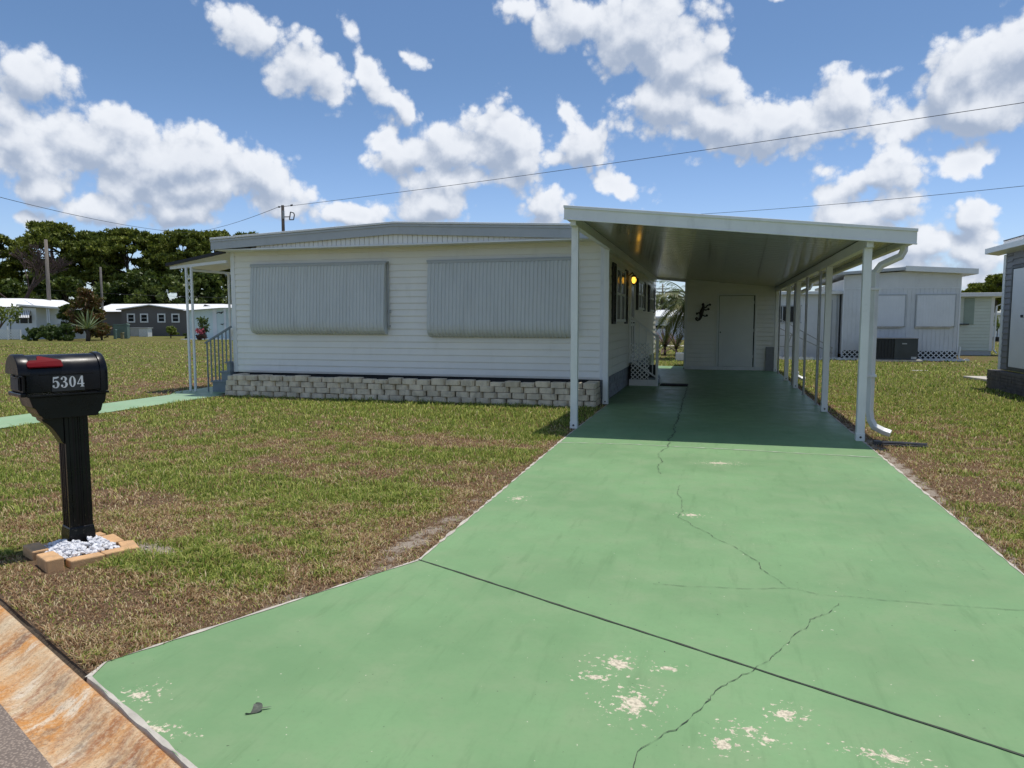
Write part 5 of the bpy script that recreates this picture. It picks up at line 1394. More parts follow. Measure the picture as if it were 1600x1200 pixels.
# house and far street seen through the gap between home and shed
f0 = far(1038, 503, 60)
gp_ = thing('bungalow', 'white bungalow seen through the gap between home and shed', 'house', (f0.x, f0.y, 0), YAW)
mb = MB(); mb.box(-6, 8, 0, 6, 0, 1.95); mb.build('wall', M['farwhite'], gp_, local=True)
mb = MB(); mb.prism([(-6.4, -.4, 1.95), (8.4, -.4, 1.95), (8.4, 3, 2.55), (-6.4, 3, 2.55)], (0, 3.2, .0)); mb.prism([(-6.4, -.42, 1.80), (8.4, -.42, 1.80), (8.4, -.42, 1.96), (-6.4, -.42, 1.96)], (0, .02, 0)); mb.build('roof', M['alum'], gp_, local=True)
mb = MB(); mb.box(-1.2, .35, -.03, -.001, 1.0, 1.2); mb.box(-1.2, .3, -.6, -.5, .93, .98); mb.build('window', M['glass'], gp_, local=True)
tag(MB().box(-1.42, -1.05, 28.6, 28.95, 0, .30).build('planter_block', M['whiteplastic'], None, .02), 'white block under the palm seen through the gap beside the shed', 'block')

# ------------------------------------------------------------------ poles and wires
def pole(px, depth, pytop, r, mat, lab, arms=False, grp='utility poles'):
    c = frame(px, depth); t = thing('utility_pole', lab, 'utility pole', c, YAW, grp); z = fz(pytop, depth)
    mb = MB(); mb.tube([(0, 0, 0), (0, 0, z * .5), (0, 0, z)], r, 10, rs=[r * 1.15, r, r * .85]); mb.build('shaft', mat, t, local=True, smooth=True)
    return t, z, Vector(c)
t, z1, pc = pole(446.5, 46, 324, .11, M['darkwood'], 'dark utility pole with street light rising behind the white home roof')
k = 46 / CAM_F
mb = MB(); mb.box(.02, .14, -.17, -.09, z1 - .85, z1 - .35); mb.build('junction_box', M['polegrey'], t, local=True)
mb = MB(); mb.bar((.1, 0, z1 - .72), (.42, -.02, z1 - .72), .05); mb.build('arm', M['darksteel'], t, local=True)
mb = MB(); a = [(.42, -.9), (.68, -.9), (.74, -.60), (.70, -.48), (.50, -.42)]
for i in range(5):
    p, q = a[i], a[(i + 1) % 5]; mb.bar((p[0], -.03, z1 + p[1]), (q[0], -.03, z1 + q[1]), .055)
mb.build('lamp_bracket', M['darksteel'], t, local=True)
mb = MB(); mb.tube([(-.28, 0, z1 - .10), (-.16, 0, z1 - .10)], .05, 8); mb.tube([(.5, 0, z1 - .01), (.64, 0, z1 + .02)], .055, 8); mb.bar((-.24, 0, z1 - .10), (.56, 0, z1 - .02), .03); mb.build('insulator', M['darksteel'], t, local=True)
pole(78.5, 68, 376, .17, M['wood'], 'weathered wooden utility pole among the trees above the far left house')
pole(161, 80, 418, .13, M['greywood'], 'slim grey utility pole above the taupe house roof')
t, z3, pc3 = pole(1034.5, 72, 444, .09, M['wood'], 'thin distant utility pole seen through the gap beside the shed')
mb = MB(); mb.bar((-.7, 0, z3 - .5), (.7, 0, z3 - .5), .09); mb.build('crossarm', M['wood'], t, local=True)
def wire(a, b, sag, r, lab):
    pts = []
    for i in range(41):
        t_ = i / 40; p = a.lerp(b, t_); p.z -= sag * 4 * t_ * (1 - t_); pts.append(p)
    tag(MB().tube(pts, r, 5).build('power_line', M['wire']), lab, 'cable', 'overhead power lines')
hub = far(290, 363.5, 86)
pA = Vector((pc.x, pc.y, z1 - .02)) + CR * .6
wire(pA, far(1850, 122, 22), .15, .012, 'long power line rising from the dark pole across the sky to the right')
wire(Vector((pc.x, pc.y, z1 - .10)) - CR * .26, hub, .35, .016, 'power line sagging from the dark pole down to the pines at left')
wire(far(-120, 276, 38), hub, .5, .019, 'power line descending from the left edge to the pines')
wire(far(1060, 336.5, 62), far(1800, 268, 42), .25, .017, 'lower power line above the carport roof at right')
wire(far(60, 452, 82), far(420, 466, 84), .2, .014, 'thin power line crossing low in front of the dark pines')
# ------------------------------------------------------------------ vegetation
def leaf_cards(cent, rad, n, size, aspect, rng, up=.3, shell=.55, pointy=True, outward=.8):
    """clusters of small leaf faces; cent (K,3), rad (K,3)"""
    K = len(cent); idx = np.repeat(np.arange(K), n); m = len(idx)
    d = rng.normal(size=(m, 3)); d /= np.linalg.norm(d, axis=1)[:, None]
    r = shell + (1 - shell) * rng.random(m) ** .5
    p = cent[idx] + d * rad[idx] * r[:, None]
    t = d * outward + rng.normal(size=(m, 3)) * .7 + np.array([0, 0, up]); t /= np.linalg.norm(t, axis=1)[:, None]
    q = rng.normal(size=(m, 3)); b = np.cross(t, q); b /= np.linalg.norm(b, axis=1)[:, None]
    s = size * rng.uniform(.6, 1.35, m)[:, None]
    w = s * aspect
    v = np.stack([p - t * s * .5, p + b * w * .5 + t * s * .05, p + t * s * .5, p - b * w * .5 + t * s * .05], 1).reshape(-1, 3)
    i0 = np.arange(m) * 4
    return v, np.stack([i0, i0 + 1, i0 + 2, i0 + 3], 1)


def join(parts):
    V = []; F = []; o = 0
    for v, f in parts: V.append(v); F.append(f + o); o += len(v)
    return np.concatenate(V), np.concatenate(F)


def pine(px, depth, pytop, pxw, pybot, seed, lab, mat='pine', dens=1.0, flat=.55, grp='pines beyond the left lawn', airy=0.0):
    """tall tree: trunk, forking limbs and a crown of needle puffs"""
    rng = np.random.default_rng(seed); c = frame(px, depth); k = depth / CAM_F; H = fz(pytop, depth); zb = fz(pybot, depth); Wd = pxw * k / 2
    t = thing('pine_tree', lab, 'tree', c, YAW + seed, grp)
    crown_h = H - zb; cz_ = zb + crown_h * .45
    nc = int(64 * (1 - airy * .72)); cent = []; rad = []
    for i in range(nc):
        a = rng.uniform(0, 2 * np.pi); u = rng.uniform(-.75, 1.0); rr = math.sqrt(max(0, 1 - max(u, -.2) ** 2)) * (.55 + .45 * rng.random() ** .5) if u > 0 else rng.uniform(.25, .95)
        x, y = Wd * rr * math.cos(a), Wd * .8 * rr * math.sin(a); z = cz_ + (crown_h * .55 if u > 0 else crown_h * .5) * u
        s = Wd * rng.uniform(.22, .36); cent.append((x, y, z)); rad.append((s, s, s * flat))
        z = min(z, H - s * flat * .8); cent[-1] = (x, y, z)
    cent.append((0, 0, H - Wd * .16)); rad.append((Wd * .30, Wd * .30, Wd * .16))
    cent = np.array(cent); rad = np.array(rad)
    # two scales: puffs broken into smaller tufts
    sub_c = []; sub_r = []
    for cc_, rr_ in zip(cent, rad):
        for j in range(9):
            d = rng.normal(size=3); d /= np.linalg.norm(d); d[2] = d[2] * .7 + .25; sub_c.append(cc_ + d * rr_ * .8); sub_r.append(rr_ * rng.uniform(.30, .48))
    v, f = leaf_cards(np.array(sub_c), np.array(sub_r), int(30 * dens), .55, .36, rng, .55, .35)
    M4 = root_matrix(t); Rm = np.array(M4)[:3, :3]; v = v @ Rm.T + np.array(M4)[:3, 3]
    np_mesh('crown', v, f, M[mat], t)
    mb = MB(); lean = rng.uniform(-.4, .4, 2)
    tp = [(0, 0, 0), (lean[0] * .5, lean[1] * .5, zb * .5), (lean[0], lean[1], zb + crown_h * .15), (lean[0] * .8, lean[1] * .8, cz_ + crown_h * .25)]
    r0 = .24 * H / 13; mb.tube(tp, r0, 8, rs=[r0 * 1.2, r0, r0 * .75, r0 * .3])
    for i in rng.choice(nc, min(nc, 16), replace=False):
        s0 = Vector(tp[1]).lerp(Vector(tp[3]), rng.uniform(.35, .95)); e = Vector(cent[i]); mid = s0.lerp(e, .55) + Vector((0, 0, -.1 * (e - s0).length))
        mb.tube([s0, mid, e], .06, 5, rs=[r0 * .38, r0 * .25, r0 * .08])
    mb.build('trunk', M['bark'], t, local=True, smooth=True)
    return t


PN = [(2, 98, 371, 70, 455, 1, 'dark pine at the left edge behind the bare brown tree'),
      (86, 97, 352, 88, 440, 2, 'round-topped pine standing tallest above the wooden pole'),
      (148, 96, 365, 80, 455, 3, 'broad pine just right of the round-topped pine'),
      (204, 95, 361, 84, 470, 4, 'broad pine above the taupe house windows'),
      (252, 97, 371, 66, 455, 5, 'smaller pine in a dip of the treeline above the taupe house'),
      (292, 94, 364, 72, 465, 6, 'flat-topped pine where the power lines meet'),
      (338, 97, 363, 76, 452, 8, 'pine rising just over the left end of the white home roof'),
      (392, 96, 368, 80, 465, 9, 'pine mostly hidden behind the white home roof'),
      (462, 98, 370, 90, 465, 10, 'pine hidden behind the middle of the white home'),
      (-60, 97, 366, 84, 460, 12, 'pine beyond the left edge of the lawn')]
for px, d, pt, w, pb, sd, lab in PN: pine(px, d, pt, w * 1.18, pb + 4, sd, lab, dens=1.1)


def broad(px, depth, pytop, pxw, seed, lab, mat='bushdark', nm='broadleaf_tree', cat='tree', size=.34, dens=1.0, pybot=None, grp=None, aspect=.5, trunk=True, nclump=22):
    rng = np.random.default_rng(seed); c = frame(px, depth); k = depth / CAM_F; H = fz(pytop, depth); Wd = pxw * k / 2
    zb = fz(pybot, depth) if pybot else 0.0
    t = thing(nm, lab, cat, c, YAW + seed, grp); cent = []; rad = []
    for i in range(nclump):
        a = rng.uniform(0, 2 * np.pi); u = rng.random(); rr = math.sqrt(1 - u * u * .85) * math.sqrt(rng.random()); z = zb + (H - zb) * (.12 + .74 * u)
        s = Wd * rng.uniform(.22, .38); cent.append((Wd * .85 * rr * math.cos(a), Wd * .7 * rr * math.sin(a), z)); rad.append((s, s, min(s * .8, (H - zb) * .24)))
    sub_c = []; sub_r = []
    for cc_, rr_ in zip(cent, rad):
        for j in range(6):
            d = rng.normal(size=3); d /= np.linalg.norm(d); sub_c.append(np.array(cc_) + d * np.array(rr_) * .75); sub_r.append(np.array(rr_) * rng.uniform(.35, .6))
    v, f = leaf_cards(np.array(sub_c), np.array(sub_r), int(22 * dens), size, aspect, rng, .2, .3)
    v[:, 2] = np.maximum(v[:, 2], .02)
    M4 = np.array(root_matrix(t)); v = v @ M4[:3, :3].T + M4[:3, 3]
    np_mesh('crown' if trunk else 'foliage', v, f, M[mat], t)
    mb = MB(); r0 = max(.02, Wd * .06)
    for i in range(5):
        e = Vector(cent[i]); mb.tube([(0, 0, 0), (e.x * .3, e.y * .3, e.z * .5), e], r0, 5, rs=[r0, r0 * .7, r0 * .2])
    mb.build('trunk' if trunk else 'stem', M['bark'], t, local=True)
    return t


U = [(20, 84, 452, 90, 31, 'dark green tree behind the roof of the far left white house'), (110, 86, 445, 70, 32, 'dark green tree between the wooden pole and grey pole'), (176, 90, 440, 80, 33, 'dark understory tree behind the slim grey pole'),
     (232, 90, 436, 90, 34, 'dark understory tree behind the taupe house ridge'), (285, 88, 440, 80, 35, 'dark understory tree behind the right end of the taupe roof'), (340, 90, 436, 90, 36, 'dark understory tree between the porch posts'),
     (410, 90, 440, 90, 37, 'dark understory tree behind the white home'), (-55, 86, 446, 90, 38, 'dark understory tree beyond the left edge'), (62, 92, 440, 80, 39, 'dark understory tree behind the bare brown tree')]
for px, d, pt, w, sd, lab in U: broad(px, d, pt - 16, w * 1.1, sd, lab, size=.6, dens=2.0, grp='understory trees below the pines', nclump=26)

# bare brown tree
rng = random.Random(4)
bt = thing('bare_tree', 'leafless brown tree with fine twigs behind the far left white house', 'tree', frame(30, 76), YAW)
mb = MB(); tw = []
def grow(p, d, l, r, lev):
    q = p + d * l; mid = p.lerp(q, .5) + Vector((rng.uniform(-1, 1), rng.uniform(-1, 1), rng.uniform(-.3, .5))) * l * .07
    mb.tube([p, mid, q], r, 5 if lev < 3 else 3, rs=[r, r * .85, r * .65])
    if lev >= 6: return
    for i in range(3 if lev < 4 else 3):
        nd = (d + Vector((rng.uniform(-1, 1), rng.uniform(-1, 1), rng.uniform(-.35, .6))) * (.62 if lev else .75)).normalized(); grow(q, nd, l * rng.uniform(.64, .84), max(r * .60, .032), lev + 1)
grow(Vector((0, 0, 0)), Vector((0, 0, 1)), 3.4, .26, 0)
zs = [v[2] for v in mb.v]; s = (fz(376, 76)) / max(zs); mb.v = [(v[0] * s * 1.25, v[1] * s * 1.0, v[2] * s) for v in mb.v]
mb.build('trunk', M['twig'], bt, local=True)

# croton / palm thicket left of the taupe house
broad(138, 60, 444, 58, 51, 'rusty green shrubby clump between the white house and taupe house', 'croton', 'shrub_clump', 'shrub', .34, 1.3, None, None, .28, False, 34)
broad(158, 59, 488, 44, 52, 'rust tinged bush at the left end of the taupe house', 'croton', 'bush', 'bush', .26, 1.2, None, None, .3, False, 22)
broad(106, 61, 470, 34, 53, 'leafy bush behind the open carport posts at far left', 'bushdark', 'bush', 'bush', .26, 1.2, None, None, .4, False, 22)
for px, w, pt, sd, lab in ((52, 32, 512, 61, 'low clipped hedge bush in front of the far left house wall'), (78, 40, 506, 62, 'dark hedge bush under the far left carport posts'), (104, 36, 507, 63, 'dark hedge bush at the right end of the far left hedge')):
    broad(px, 57, pt, w, sd, lab, 'shrub', 'hedge_bush', 'bush', .16, 1.5, None, 'hedge bushes by the far left house', .5, False, 22)


def rosette(c, n, ln, wd, mat, nm, lab, cat, seed, up=(.1, 1.2), droop=.5, trunk=0.0, base_r=.05, grp=None, part='leaves', rz=0.0):
    rg = random.Random(seed); t = thing(nm, lab, cat, c, rz, grp); mb = MB()
    for i in range(n):
        a = rg.uniform(0, 6.283); e = rg.uniform(*up); d = Vector((math.cos(a) * math.cos(e), math.sin(a) * math.cos(e), math.sin(e)))
        mb.blade(Vector((0, 0, trunk)), d, ln * rg.uniform(.7, 1.15), wd, droop, 5)
    mb.build(part, mat, t, local=True)
    if trunk: m2 = MB(); m2.tube([(0, 0, 0), (.02, 0, trunk * .6), (0, 0, trunk)], base_r, 8, rs=[base_r * 1.3, base_r, base_r * .9]); m2.build('trunk', M['bark'], t, local=True, smooth=True)
    return t


rosette(frame(136, 56), 60, 1.7, .15, M['agave'], 'agave', 'pale spiky agave in front of the rusty shrub clump', 'agave', 71, (.0, 1.45), .25, .9, .12)
# small tree at the far left with bent trunk
st_ = thing('small_tree', 'small spreading tree with leaning trunk before the far left white house', 'tree', frame(-14, 44), YAW)
mb = MB(); mb.tube([(0, 0, 0), (.15, 0, .7), (.55, 0, 1.2), (1.0, 0, 1.75)], .06, 6, rs=[.07, .06, .05, .03]); mb.tube([(.3, 0, .9), (-.3, .1, 1.8)], .04, 5); mb.tube([(.55, 0, 1.2), (.6, .2, 1.9)], .04, 5); mb.build('trunk', M['bark'], st_, local=True)
rg2 = np.random.default_rng(81); cent = np.stack([rg2.uniform(-1.3, 1.55, 60), rg2.uniform(-.8, .8, 60), 1.9 + rg2.uniform(-.38, .45, 60)], 1)
v, f = leaf_cards(cent, np.full((60, 3), .28), 26, .17, .5, rg2, .2, .2); M4 = np.array(root_matrix(st_)); v = v @ M4[:3, :3].T + M4[:3, 3]; np_mesh('crown', v, f, M['lime'], st_)

# shrubs near the aqua garage
broad(266, 66, 511, 26, 91, 'yellow-green bush on the lawn before the taupe house', 'lime', 'bush', 'bush', .22, .5, 523, None, .6, False, 14)
broad(289, 64, 521, 9, 92, 'tiny dark bush beside the porch post on the far lawn', 'shrub', 'bush', 'bush', .14, .7, None, None, .5, False, 10)
pl = thing('leggy_shrub', 'sparse tall shrub in front of the aqua garage wall', 'shrub', frame(319, 59), YAW)
mb = MB(); rg = random.Random(9); tips = []
for i in range(16):
    a = rg.uniform(-.9, .9); e = Vector((math.sin(a) * rg.uniform(.3, 1.0), rg.uniform(-.3, .3), rg.uniform(.7, 1.75))); mb.tube([(0, 0, 0), e * .5 + Vector((0, 0, .15)), e], .02, 4); tips.append(e)
mb.build('stem', M['bark'], pl, local=True)
tips = np.array([tuple(e) for e in tips]); v, f = leaf_cards(tips, np.full((16, 3), .24), 22, .24, .4, np.random.default_rng(3), .3, .3); M4 = np.array(root_matrix(pl)); v = v @ M4[:3, :3].T + M4[:3, 3]; np_mesh('foliage', v, f, M['shrub'], pl)
fp = thing('flowering_plant', 'dark red-leaved plant with pink flowers at the foot of the aqua garage', 'plant', frame(313, 58.5), YAW)
for nm, mt, zc_, rr_, sd, nn in (('leaves', 'purple', .35, (.5, .35, .35), 5, 90), ('flowers', 'pinkflower', .72, (.38, .25, .28), 6, 26)):
    r_ = np.random.default_rng(sd); cc_ = np.array([(r_.uniform(-.3, .3), r_.uniform(-.2, .2), zc_ + r_.uniform(-.15, .15)) for _ in range(8)]); v, f = leaf_cards(cc_, np.full((8, 3), .2), nn, .14, .6, r_, .2, .3); v[:, 2] = np.maximum(v[:, 2], .01)
    M4 = np.array(root_matrix(fp)); v = v @ M4[:3, :3].T + M4[:3, 3]; np_mesh(nm, v, f, M[mt], fp)

# right-hand background
for px, d, pt, w, pb, sd, lab, ai in ((1558, 92, 431, 44, 470, 101, 'airy pine left of the grey home eave', .6), (1520, 100, 445, 40, 490, 102, 'low dark pine over the green house roof', .1), (1545, 100, 443, 40, 490, 103, 'low dark pine right of centre over the green house roof', .1), (1600, 98, 440, 60, 490, 104, 'dark pine hidden behind the grey home', .1)):
    pine(px, d, pt, w, pb, sd, lab, dens=1.0, grp='pines over the green house', airy=ai)
broad(1304, 30.4, 546, 15, 105, 'small dark bush at the corner of the white panelled home', 'bushdark', 'bush', 'bush', .13, 1.0, None, None, .3, False, 14)
sp_ = thing('sapling', 'thin sapling in a dark pot far off beside the green house', 'tree', frame(1559, 55), YAW)
mb = MB(); mb.tube([(0, 0, 0), (.03, 0, 1.2)], .03, 5); mb.build('trunk', M['bark'], sp_, local=True); mb = MB(); mb.tube([(0, 0, 0), (0, 0, .35)], .3, 10, rs=[.24, .32]); mb.build('pot', M['acdark'], sp_, local=True)
r_ = np.random.default_rng(8); cc_ = np.array([(r_.uniform(-.35, .35), r_.uniform(-.3, .3), 1.35 + r_.uniform(-.4, .45)) for _ in range(14)]); v, f = leaf_cards(cc_, np.full((14, 3), .22), 14, .2, .5, r_, .2, .3); M4 = np.array(root_matrix(sp_)); v = v @ M4[:3, :3].T + M4[:3, 3]; np_mesh('crown', v, f, M['lime'], sp_)
for px, d, pt, w, sd, lab in ((1030, 98, 452, 34, 111, 'distant tree above the bungalow roof seen through the gap'), (1052, 96, 447, 36, 112, 'distant tree right of the thin pole seen through the gap'), (1085, 97, 445, 50, 113, 'distant tree hidden behind the storage shed'), (1000, 98, 446, 50, 114, 'distant tree hidden behind the white home')):
    broad(px, d, pt, w, sd, lab, 'bushdark', size=.45, dens=.9, grp='distant trees behind the bungalow')


def palm(c, trunk_h, nfr, ln, seed, nm, lab, mat, e_rng=(-.9, 1.25)):
    rg = random.Random(seed); t = thing(nm, lab, 'palm', c, 0, None); mb = MB()
    for i in range(nfr):
        a = 2.4 * i; e = e_rng[0] + (e_rng[1] - e_rng[0]) * (i + .5) / nfr; d = Vector((math.cos(a) * math.cos(e), math.sin(a) * math.cos(e), math.sin(e))); p = Vector((0, 0, trunk_h)); L_ = ln * rg.uniform(.8, 1.1); rib = []
        for k in range(15):
            rib.append(p.copy()); f_ = k / 14; sd = d.cross(Vector((0, 0, 1))).normalized(); ll = .55 * math.sin(math.pi * min(1, f_ * .9 + .12)) * ln / 2.2
            if k > 1:
                for s_ in (-1, 1):
                    for off in (0, .5): mb.blade(p - d * off * L_ / 14, (sd * s_ + d * .7 + Vector((0, 0, rg.uniform(-.1, .35)))), ll * rg.uniform(.8, 1.1), .055, .9, 3)
            d = (d + Vector((0, 0, -.13))).normalized(); p = p + d * L_ / 14
        mb.tube(rib, .02, 4, rs=[.03 * (1 - k / 16) for k in range(15)])
    mb.build('fronds', mat, t, local=True)
    m2 = MB(); m2.tube([(0, 0, 0), (.03, .02, trunk_h * .5), (0, 0, trunk_h)], .13, 9, rs=[.2, .15, .13]); m2.build('trunk', M['bark'], t, local=True, smooth=True)
    return t


palm((-.95, 30.0, 0), 2.3, 40, 2.1, 121, 'palm', 'bushy palm with arching fronds behind the left side of the shed', M['palm'])
palm(frame(1034, 70), 4.0, 20, 2.6, 122, 'palm', 'distant palm in front of the dark trees seen through the gap', M['palm'])
rosette((-2.15, 33.5, 0), 46, 1.05, .11, M['purple'], 'purple_shrub', 'purple strap-leaved shrub beside the bushy palm seen through the gap', 'shrub', 131, (.1, 1.4), .7, .35, .05)
rosette((-1.6, 32.6, 0), 40, .95, .10, M['purple'], 'purple_shrub', 'purple strap-leaved shrub half hidden under the bushy palm', 'shrub', 132, (.1, 1.4), .7, .3, .05)
rosette((-2.6, 35.5, 0), 36, .6, .08, M['agave'], 'agave', 'small yellow-green spiky plant left of the purple shrubs', 'agave', 133, (.1, 1.4), .5, .15, .05)
# ------------------------------------------------------------------ sky, clouds, sun
SUN = Vector((0.114, 0.165, 1.0)).normalized()
SUN_EL = math.asin(SUN.z); SUN_AZ = math.atan2(SUN.x, SUN.y)
world = bpy.data.worlds.new('World'); SC.world = world; world.use_nodes = True
nt = world.node_tree
for n in list(nt.nodes): nt.nodes.remove(n)
wo = nt.nodes.new('ShaderNodeOutputWorld'); bg = nt.nodes.new('ShaderNodeBackground'); L(nt, bg.outputs[0], wo.inputs[0])
SKY_K = 0.088
bg.inputs['Strength'].default_value = SKY_K
sky = nt.nodes.new('ShaderNodeTexSky'); sky.sky_type = 'NISHITA'; sky.sun_disc = False
sky.sun_elevation = SUN_EL; sky.sun_rotation = SUN_AZ; sky.altitude = 0; sky.air_density = 1.0; sky.dust_density = 0.6; sky.ozone_density = 2.0

# cloud banks, given as (x, y, half width, half height, turn, weight) in the view and turned into compass directions
CL = [(20, 225, 150, 80, 0, 1.0), (130, 215, 110, 70, 0, 1.0), (270, 240, 170, 85, 12, 1.05), (400, 268, 140, 60, 14, 1.0), (45, 125, 95, 52, 8, .95),
      (300, 290, 180, 50, 3, .9), (45, 292, 90, 40, 0, .95), (150, 335, 95, 42, 0, .95), (295, 330, 80, 48, 0, 1.0), (20, 345, 60, 26, 0, .75),
      (390, 58, 105, 40, 28, .78), (455, 95, 100, 46, 25, .86), (505, 130, 60, 42, 40, .72), (560, 105, 100, 30, 48, .70), (610, 160, 85, 38, 52, .78), (600, 210, 40, 68, 12, .66), (640, 88, 60, 24, 25, .42),
      (725, 238, 110, 62, 0, 1.0), (768, 215, 75, 72, 0, 1.0), (650, 245, 75, 42, 8, .9), (700, 285, 110, 38, 0, .85), (800, 255, 60, 62, 0, .9), (670, 318, 85, 50, 0, 1.0), (560, 325, 95, 40, 0, .95), (450, 322, 85, 36, 0, .95), (850, 332, 75, 48, 0, .95),
      (920, 238, 95, 45, 0, .82), (880, 195, 32, 55, -15, .62), (855, 250, 50, 36, 0, .6), (985, 292, 70, 38, 18, .82), 
      (830, 20, 85, 35, 18, .75), (900, 40, 110, 65, 10, .95), (1000, 50, 130, 110, 0, 1.05), (1060, 95, 120, 90, 20, 1.05), (1110, 120, 85, 60, 10, .95), (1040, 180, 110, 62, 5, 1.0), (1130, 190, 140, 65, 0, 1.05), (1230, 185, 150, 70, 0, 1.0), (1320, 160, 130, 62, -8, .92), (1370, 110, 85, 26, -12, .55), (1390, 190, 90, 40, 0, .7), (1150, 218, 170, 34, 0, .6),
      (1520, 110, 110, 110, 0, 1.1), (1600, 70, 110, 110, 0, 1.05), (1560, 165, 130, 55, 0, 1.0), (1680, 100, 130, 120, 0, 1.0),
      (1375, 265, 85, 42, -8, .9), (1330, 285, 60, 22, 0, .7), (1350, 330, 100, 48, 0, 1.0), (1515, 242, 68, 36, 5, .95), (1500, 335, 72, 42, 0, .95), (1430, 372, 100, 44, 0, .92), (1490, 385, 80, 38, 0, .85), (1500, 425, 110, 36, 0, .75), (1400, 415, 90, 40, 0, .75), (1210, 6, 50, 14, 0, .5), (1580, 420, 70, 26, 0, .5)]


def azel(x, y):
    d = ray(x, y).normalized(); return math.atan2(d.x, d.y), math.asin(d.z)


CK, A0, A1, NA, PA = 1.98, .40, .90, 2.1, .80


def cloud_group(name, blobs, fine):
    grp = bpy.data.node_groups.new(name, 'ShaderNodeTree')
    grp.interface.new_socket('Angles', in_out='INPUT', socket_type='NodeSocketVector'); grp.interface.new_socket('Dir', in_out='INPUT', socket_type='NodeSocketVector'); grp.interface.new_socket('Density', in_out='OUTPUT', socket_type='NodeSocketFloat')
    gi = grp.nodes.new('NodeGroupInput'); go = grp.nodes.new('NodeGroupOutput')
    # billows push the outlines about
    wn = N(grp, 'ShaderNodeTexNoise'); wn.inputs['Scale'].default_value = 9.0; wn.inputs['Detail'].default_value = 1.5; L(grp, gi.outputs['Dir'], wn.inputs['Vector'])
    wv = N(grp, 'ShaderNodeVectorMath', operation='SUBTRACT'); L(grp, wn.outputs['Color'], wv.inputs[0]); wv.inputs[1].default_value = (.5, .5, .5)
    ws = N(grp, 'ShaderNodeVectorMath', operation='MULTIPLY'); L(grp, wv.outputs[0], ws.inputs[0]); ws.inputs[1].default_value = (.10, .07, 0)
    wa = N(grp, 'ShaderNodeVectorMath', operation='ADD'); L(grp, gi.outputs['Angles'], wa.inputs[0]); L(grp, ws.outputs[0], wa.inputs[1])
    cur = None
    for (x, y, rx, ry, rot, wt) in blobs:
        a0, e0 = azel(x, y); ax_, _ = azel(x + rx, y); _, ey = azel(x, y - ry)
        sx, sy = abs(ax_ - a0) * 1.22, abs(ey - e0) * 1.22
        if abs(rot) > 12:
            mp = N(grp, 'ShaderNodeMapping', vector_type='TEXTURE')
            mp.inputs['Location'].default_value = (a0, e0, 0); mp.inputs['Rotation'].default_value = (0, 0, -R(rot)); mp.inputs['Scale'].default_value = (sx, sy, 1)
            L(grp, wa.outputs[0], mp.inputs['Vector']); vec = mp.outputs[0]
        else:
            mp = N(grp, 'ShaderNodeVectorMath', operation='MULTIPLY_ADD'); mp.inputs[1].default_value = (1 / sx, 1 / sy, 0); mp.inputs[2].default_value = (-a0 / sx, -e0 / sy, 0)
            L(grp, wa.outputs[0], mp.inputs[0]); vec = mp.outputs[0]
        ln_ = N(grp, 'ShaderNodeVectorMath', operation='LENGTH'); L(grp, vec, ln_.inputs[0])
        ma = N(grp, 'ShaderNodeMath', operation='MULTIPLY_ADD'); L(grp, ln_.outputs['Value'], ma.inputs[0]); ma.inputs[1].default_value = -wt; ma.inputs[2].default_value = wt
        v = ma.outputs[0]; cur = v if cur is None else math_n(grp, 'SMOOTH_MAX', cur, v)
        if cur.node.operation == 'SMOOTH_MAX': cur.node.inputs[2].default_value = .25
    cur = math_n(grp, 'MAXIMUM', cur, 0.0)
    # scattered fair-weather clouds for the rest of the sky
    sepA = N(grp, 'ShaderNodeSeparateXYZ'); L(grp, gi.outputs['Angles'], sepA.inputs[0])
    daz = math_n(grp, 'ABSOLUTE', math_n(grp, 'ADD', sepA.outputs[0], YAW))
    outside = math_n(grp, 'MAXIMUM', maprange(grp, daz, R(41), R(52)), maprange(grp, sepA.outputs[1], R(29), R(36)))
    ln = noise(grp, gi.outputs['Dir'], 3.0, 3, .5)
    cur = math_n(grp, 'MAXIMUM', cur, math_n(grp, 'MULTIPLY', outside, maprange(grp, ln, .46, .75)))
    n1 = noise(grp, gi.outputs['Dir'], 10.0, 8 if fine else 5, .70, 0.0)
    def puff(sc):
        vo = N(grp, 'ShaderNodeTexVoronoi', feature='F1'); vo.inputs['Scale'].default_value = sc
        wv2 = N(grp, 'ShaderNodeVectorMath', operation='MULTIPLY'); L(grp, wv.outputs[0], wv2.inputs[0]); wv2.inputs[1].default_value = (.05, .05, .05)
        ad2 = N(grp, 'ShaderNodeVectorMath', operation='ADD'); L(grp, wv2.outputs[0], ad2.inputs[0]); L(grp, gi.outputs['Dir'], ad2.inputs[1]); L(grp, ad2.outputs[0], vo.inputs['Vector'])
        return math_n(grp, 'SUBTRACT', .45, vo.outputs['Distance'])
    bil = math_n(grp, 'ADD', puff(19), math_n(grp, 'MULTIPLY', puff(43), .75))
    if fine: bil = math_n(grp, 'ADD', bil, math_n(grp, 'MULTIPLY', puff(97), .42))
    d_ = math_n(grp, 'ADD', math_n(grp, 'MULTIPLY', cur, CK), math_n(grp, 'ADD', math_n(grp, 'MULTIPLY', math_n(grp, 'SUBTRACT', n1, .5), NA), math_n(grp, 'MULTIPLY', bil, PA)))
    L(grp, math_n(grp, 'MULTIPLY', d_, maprange(grp, cur, .0, .12)), go.inputs['Density'])
    return grp


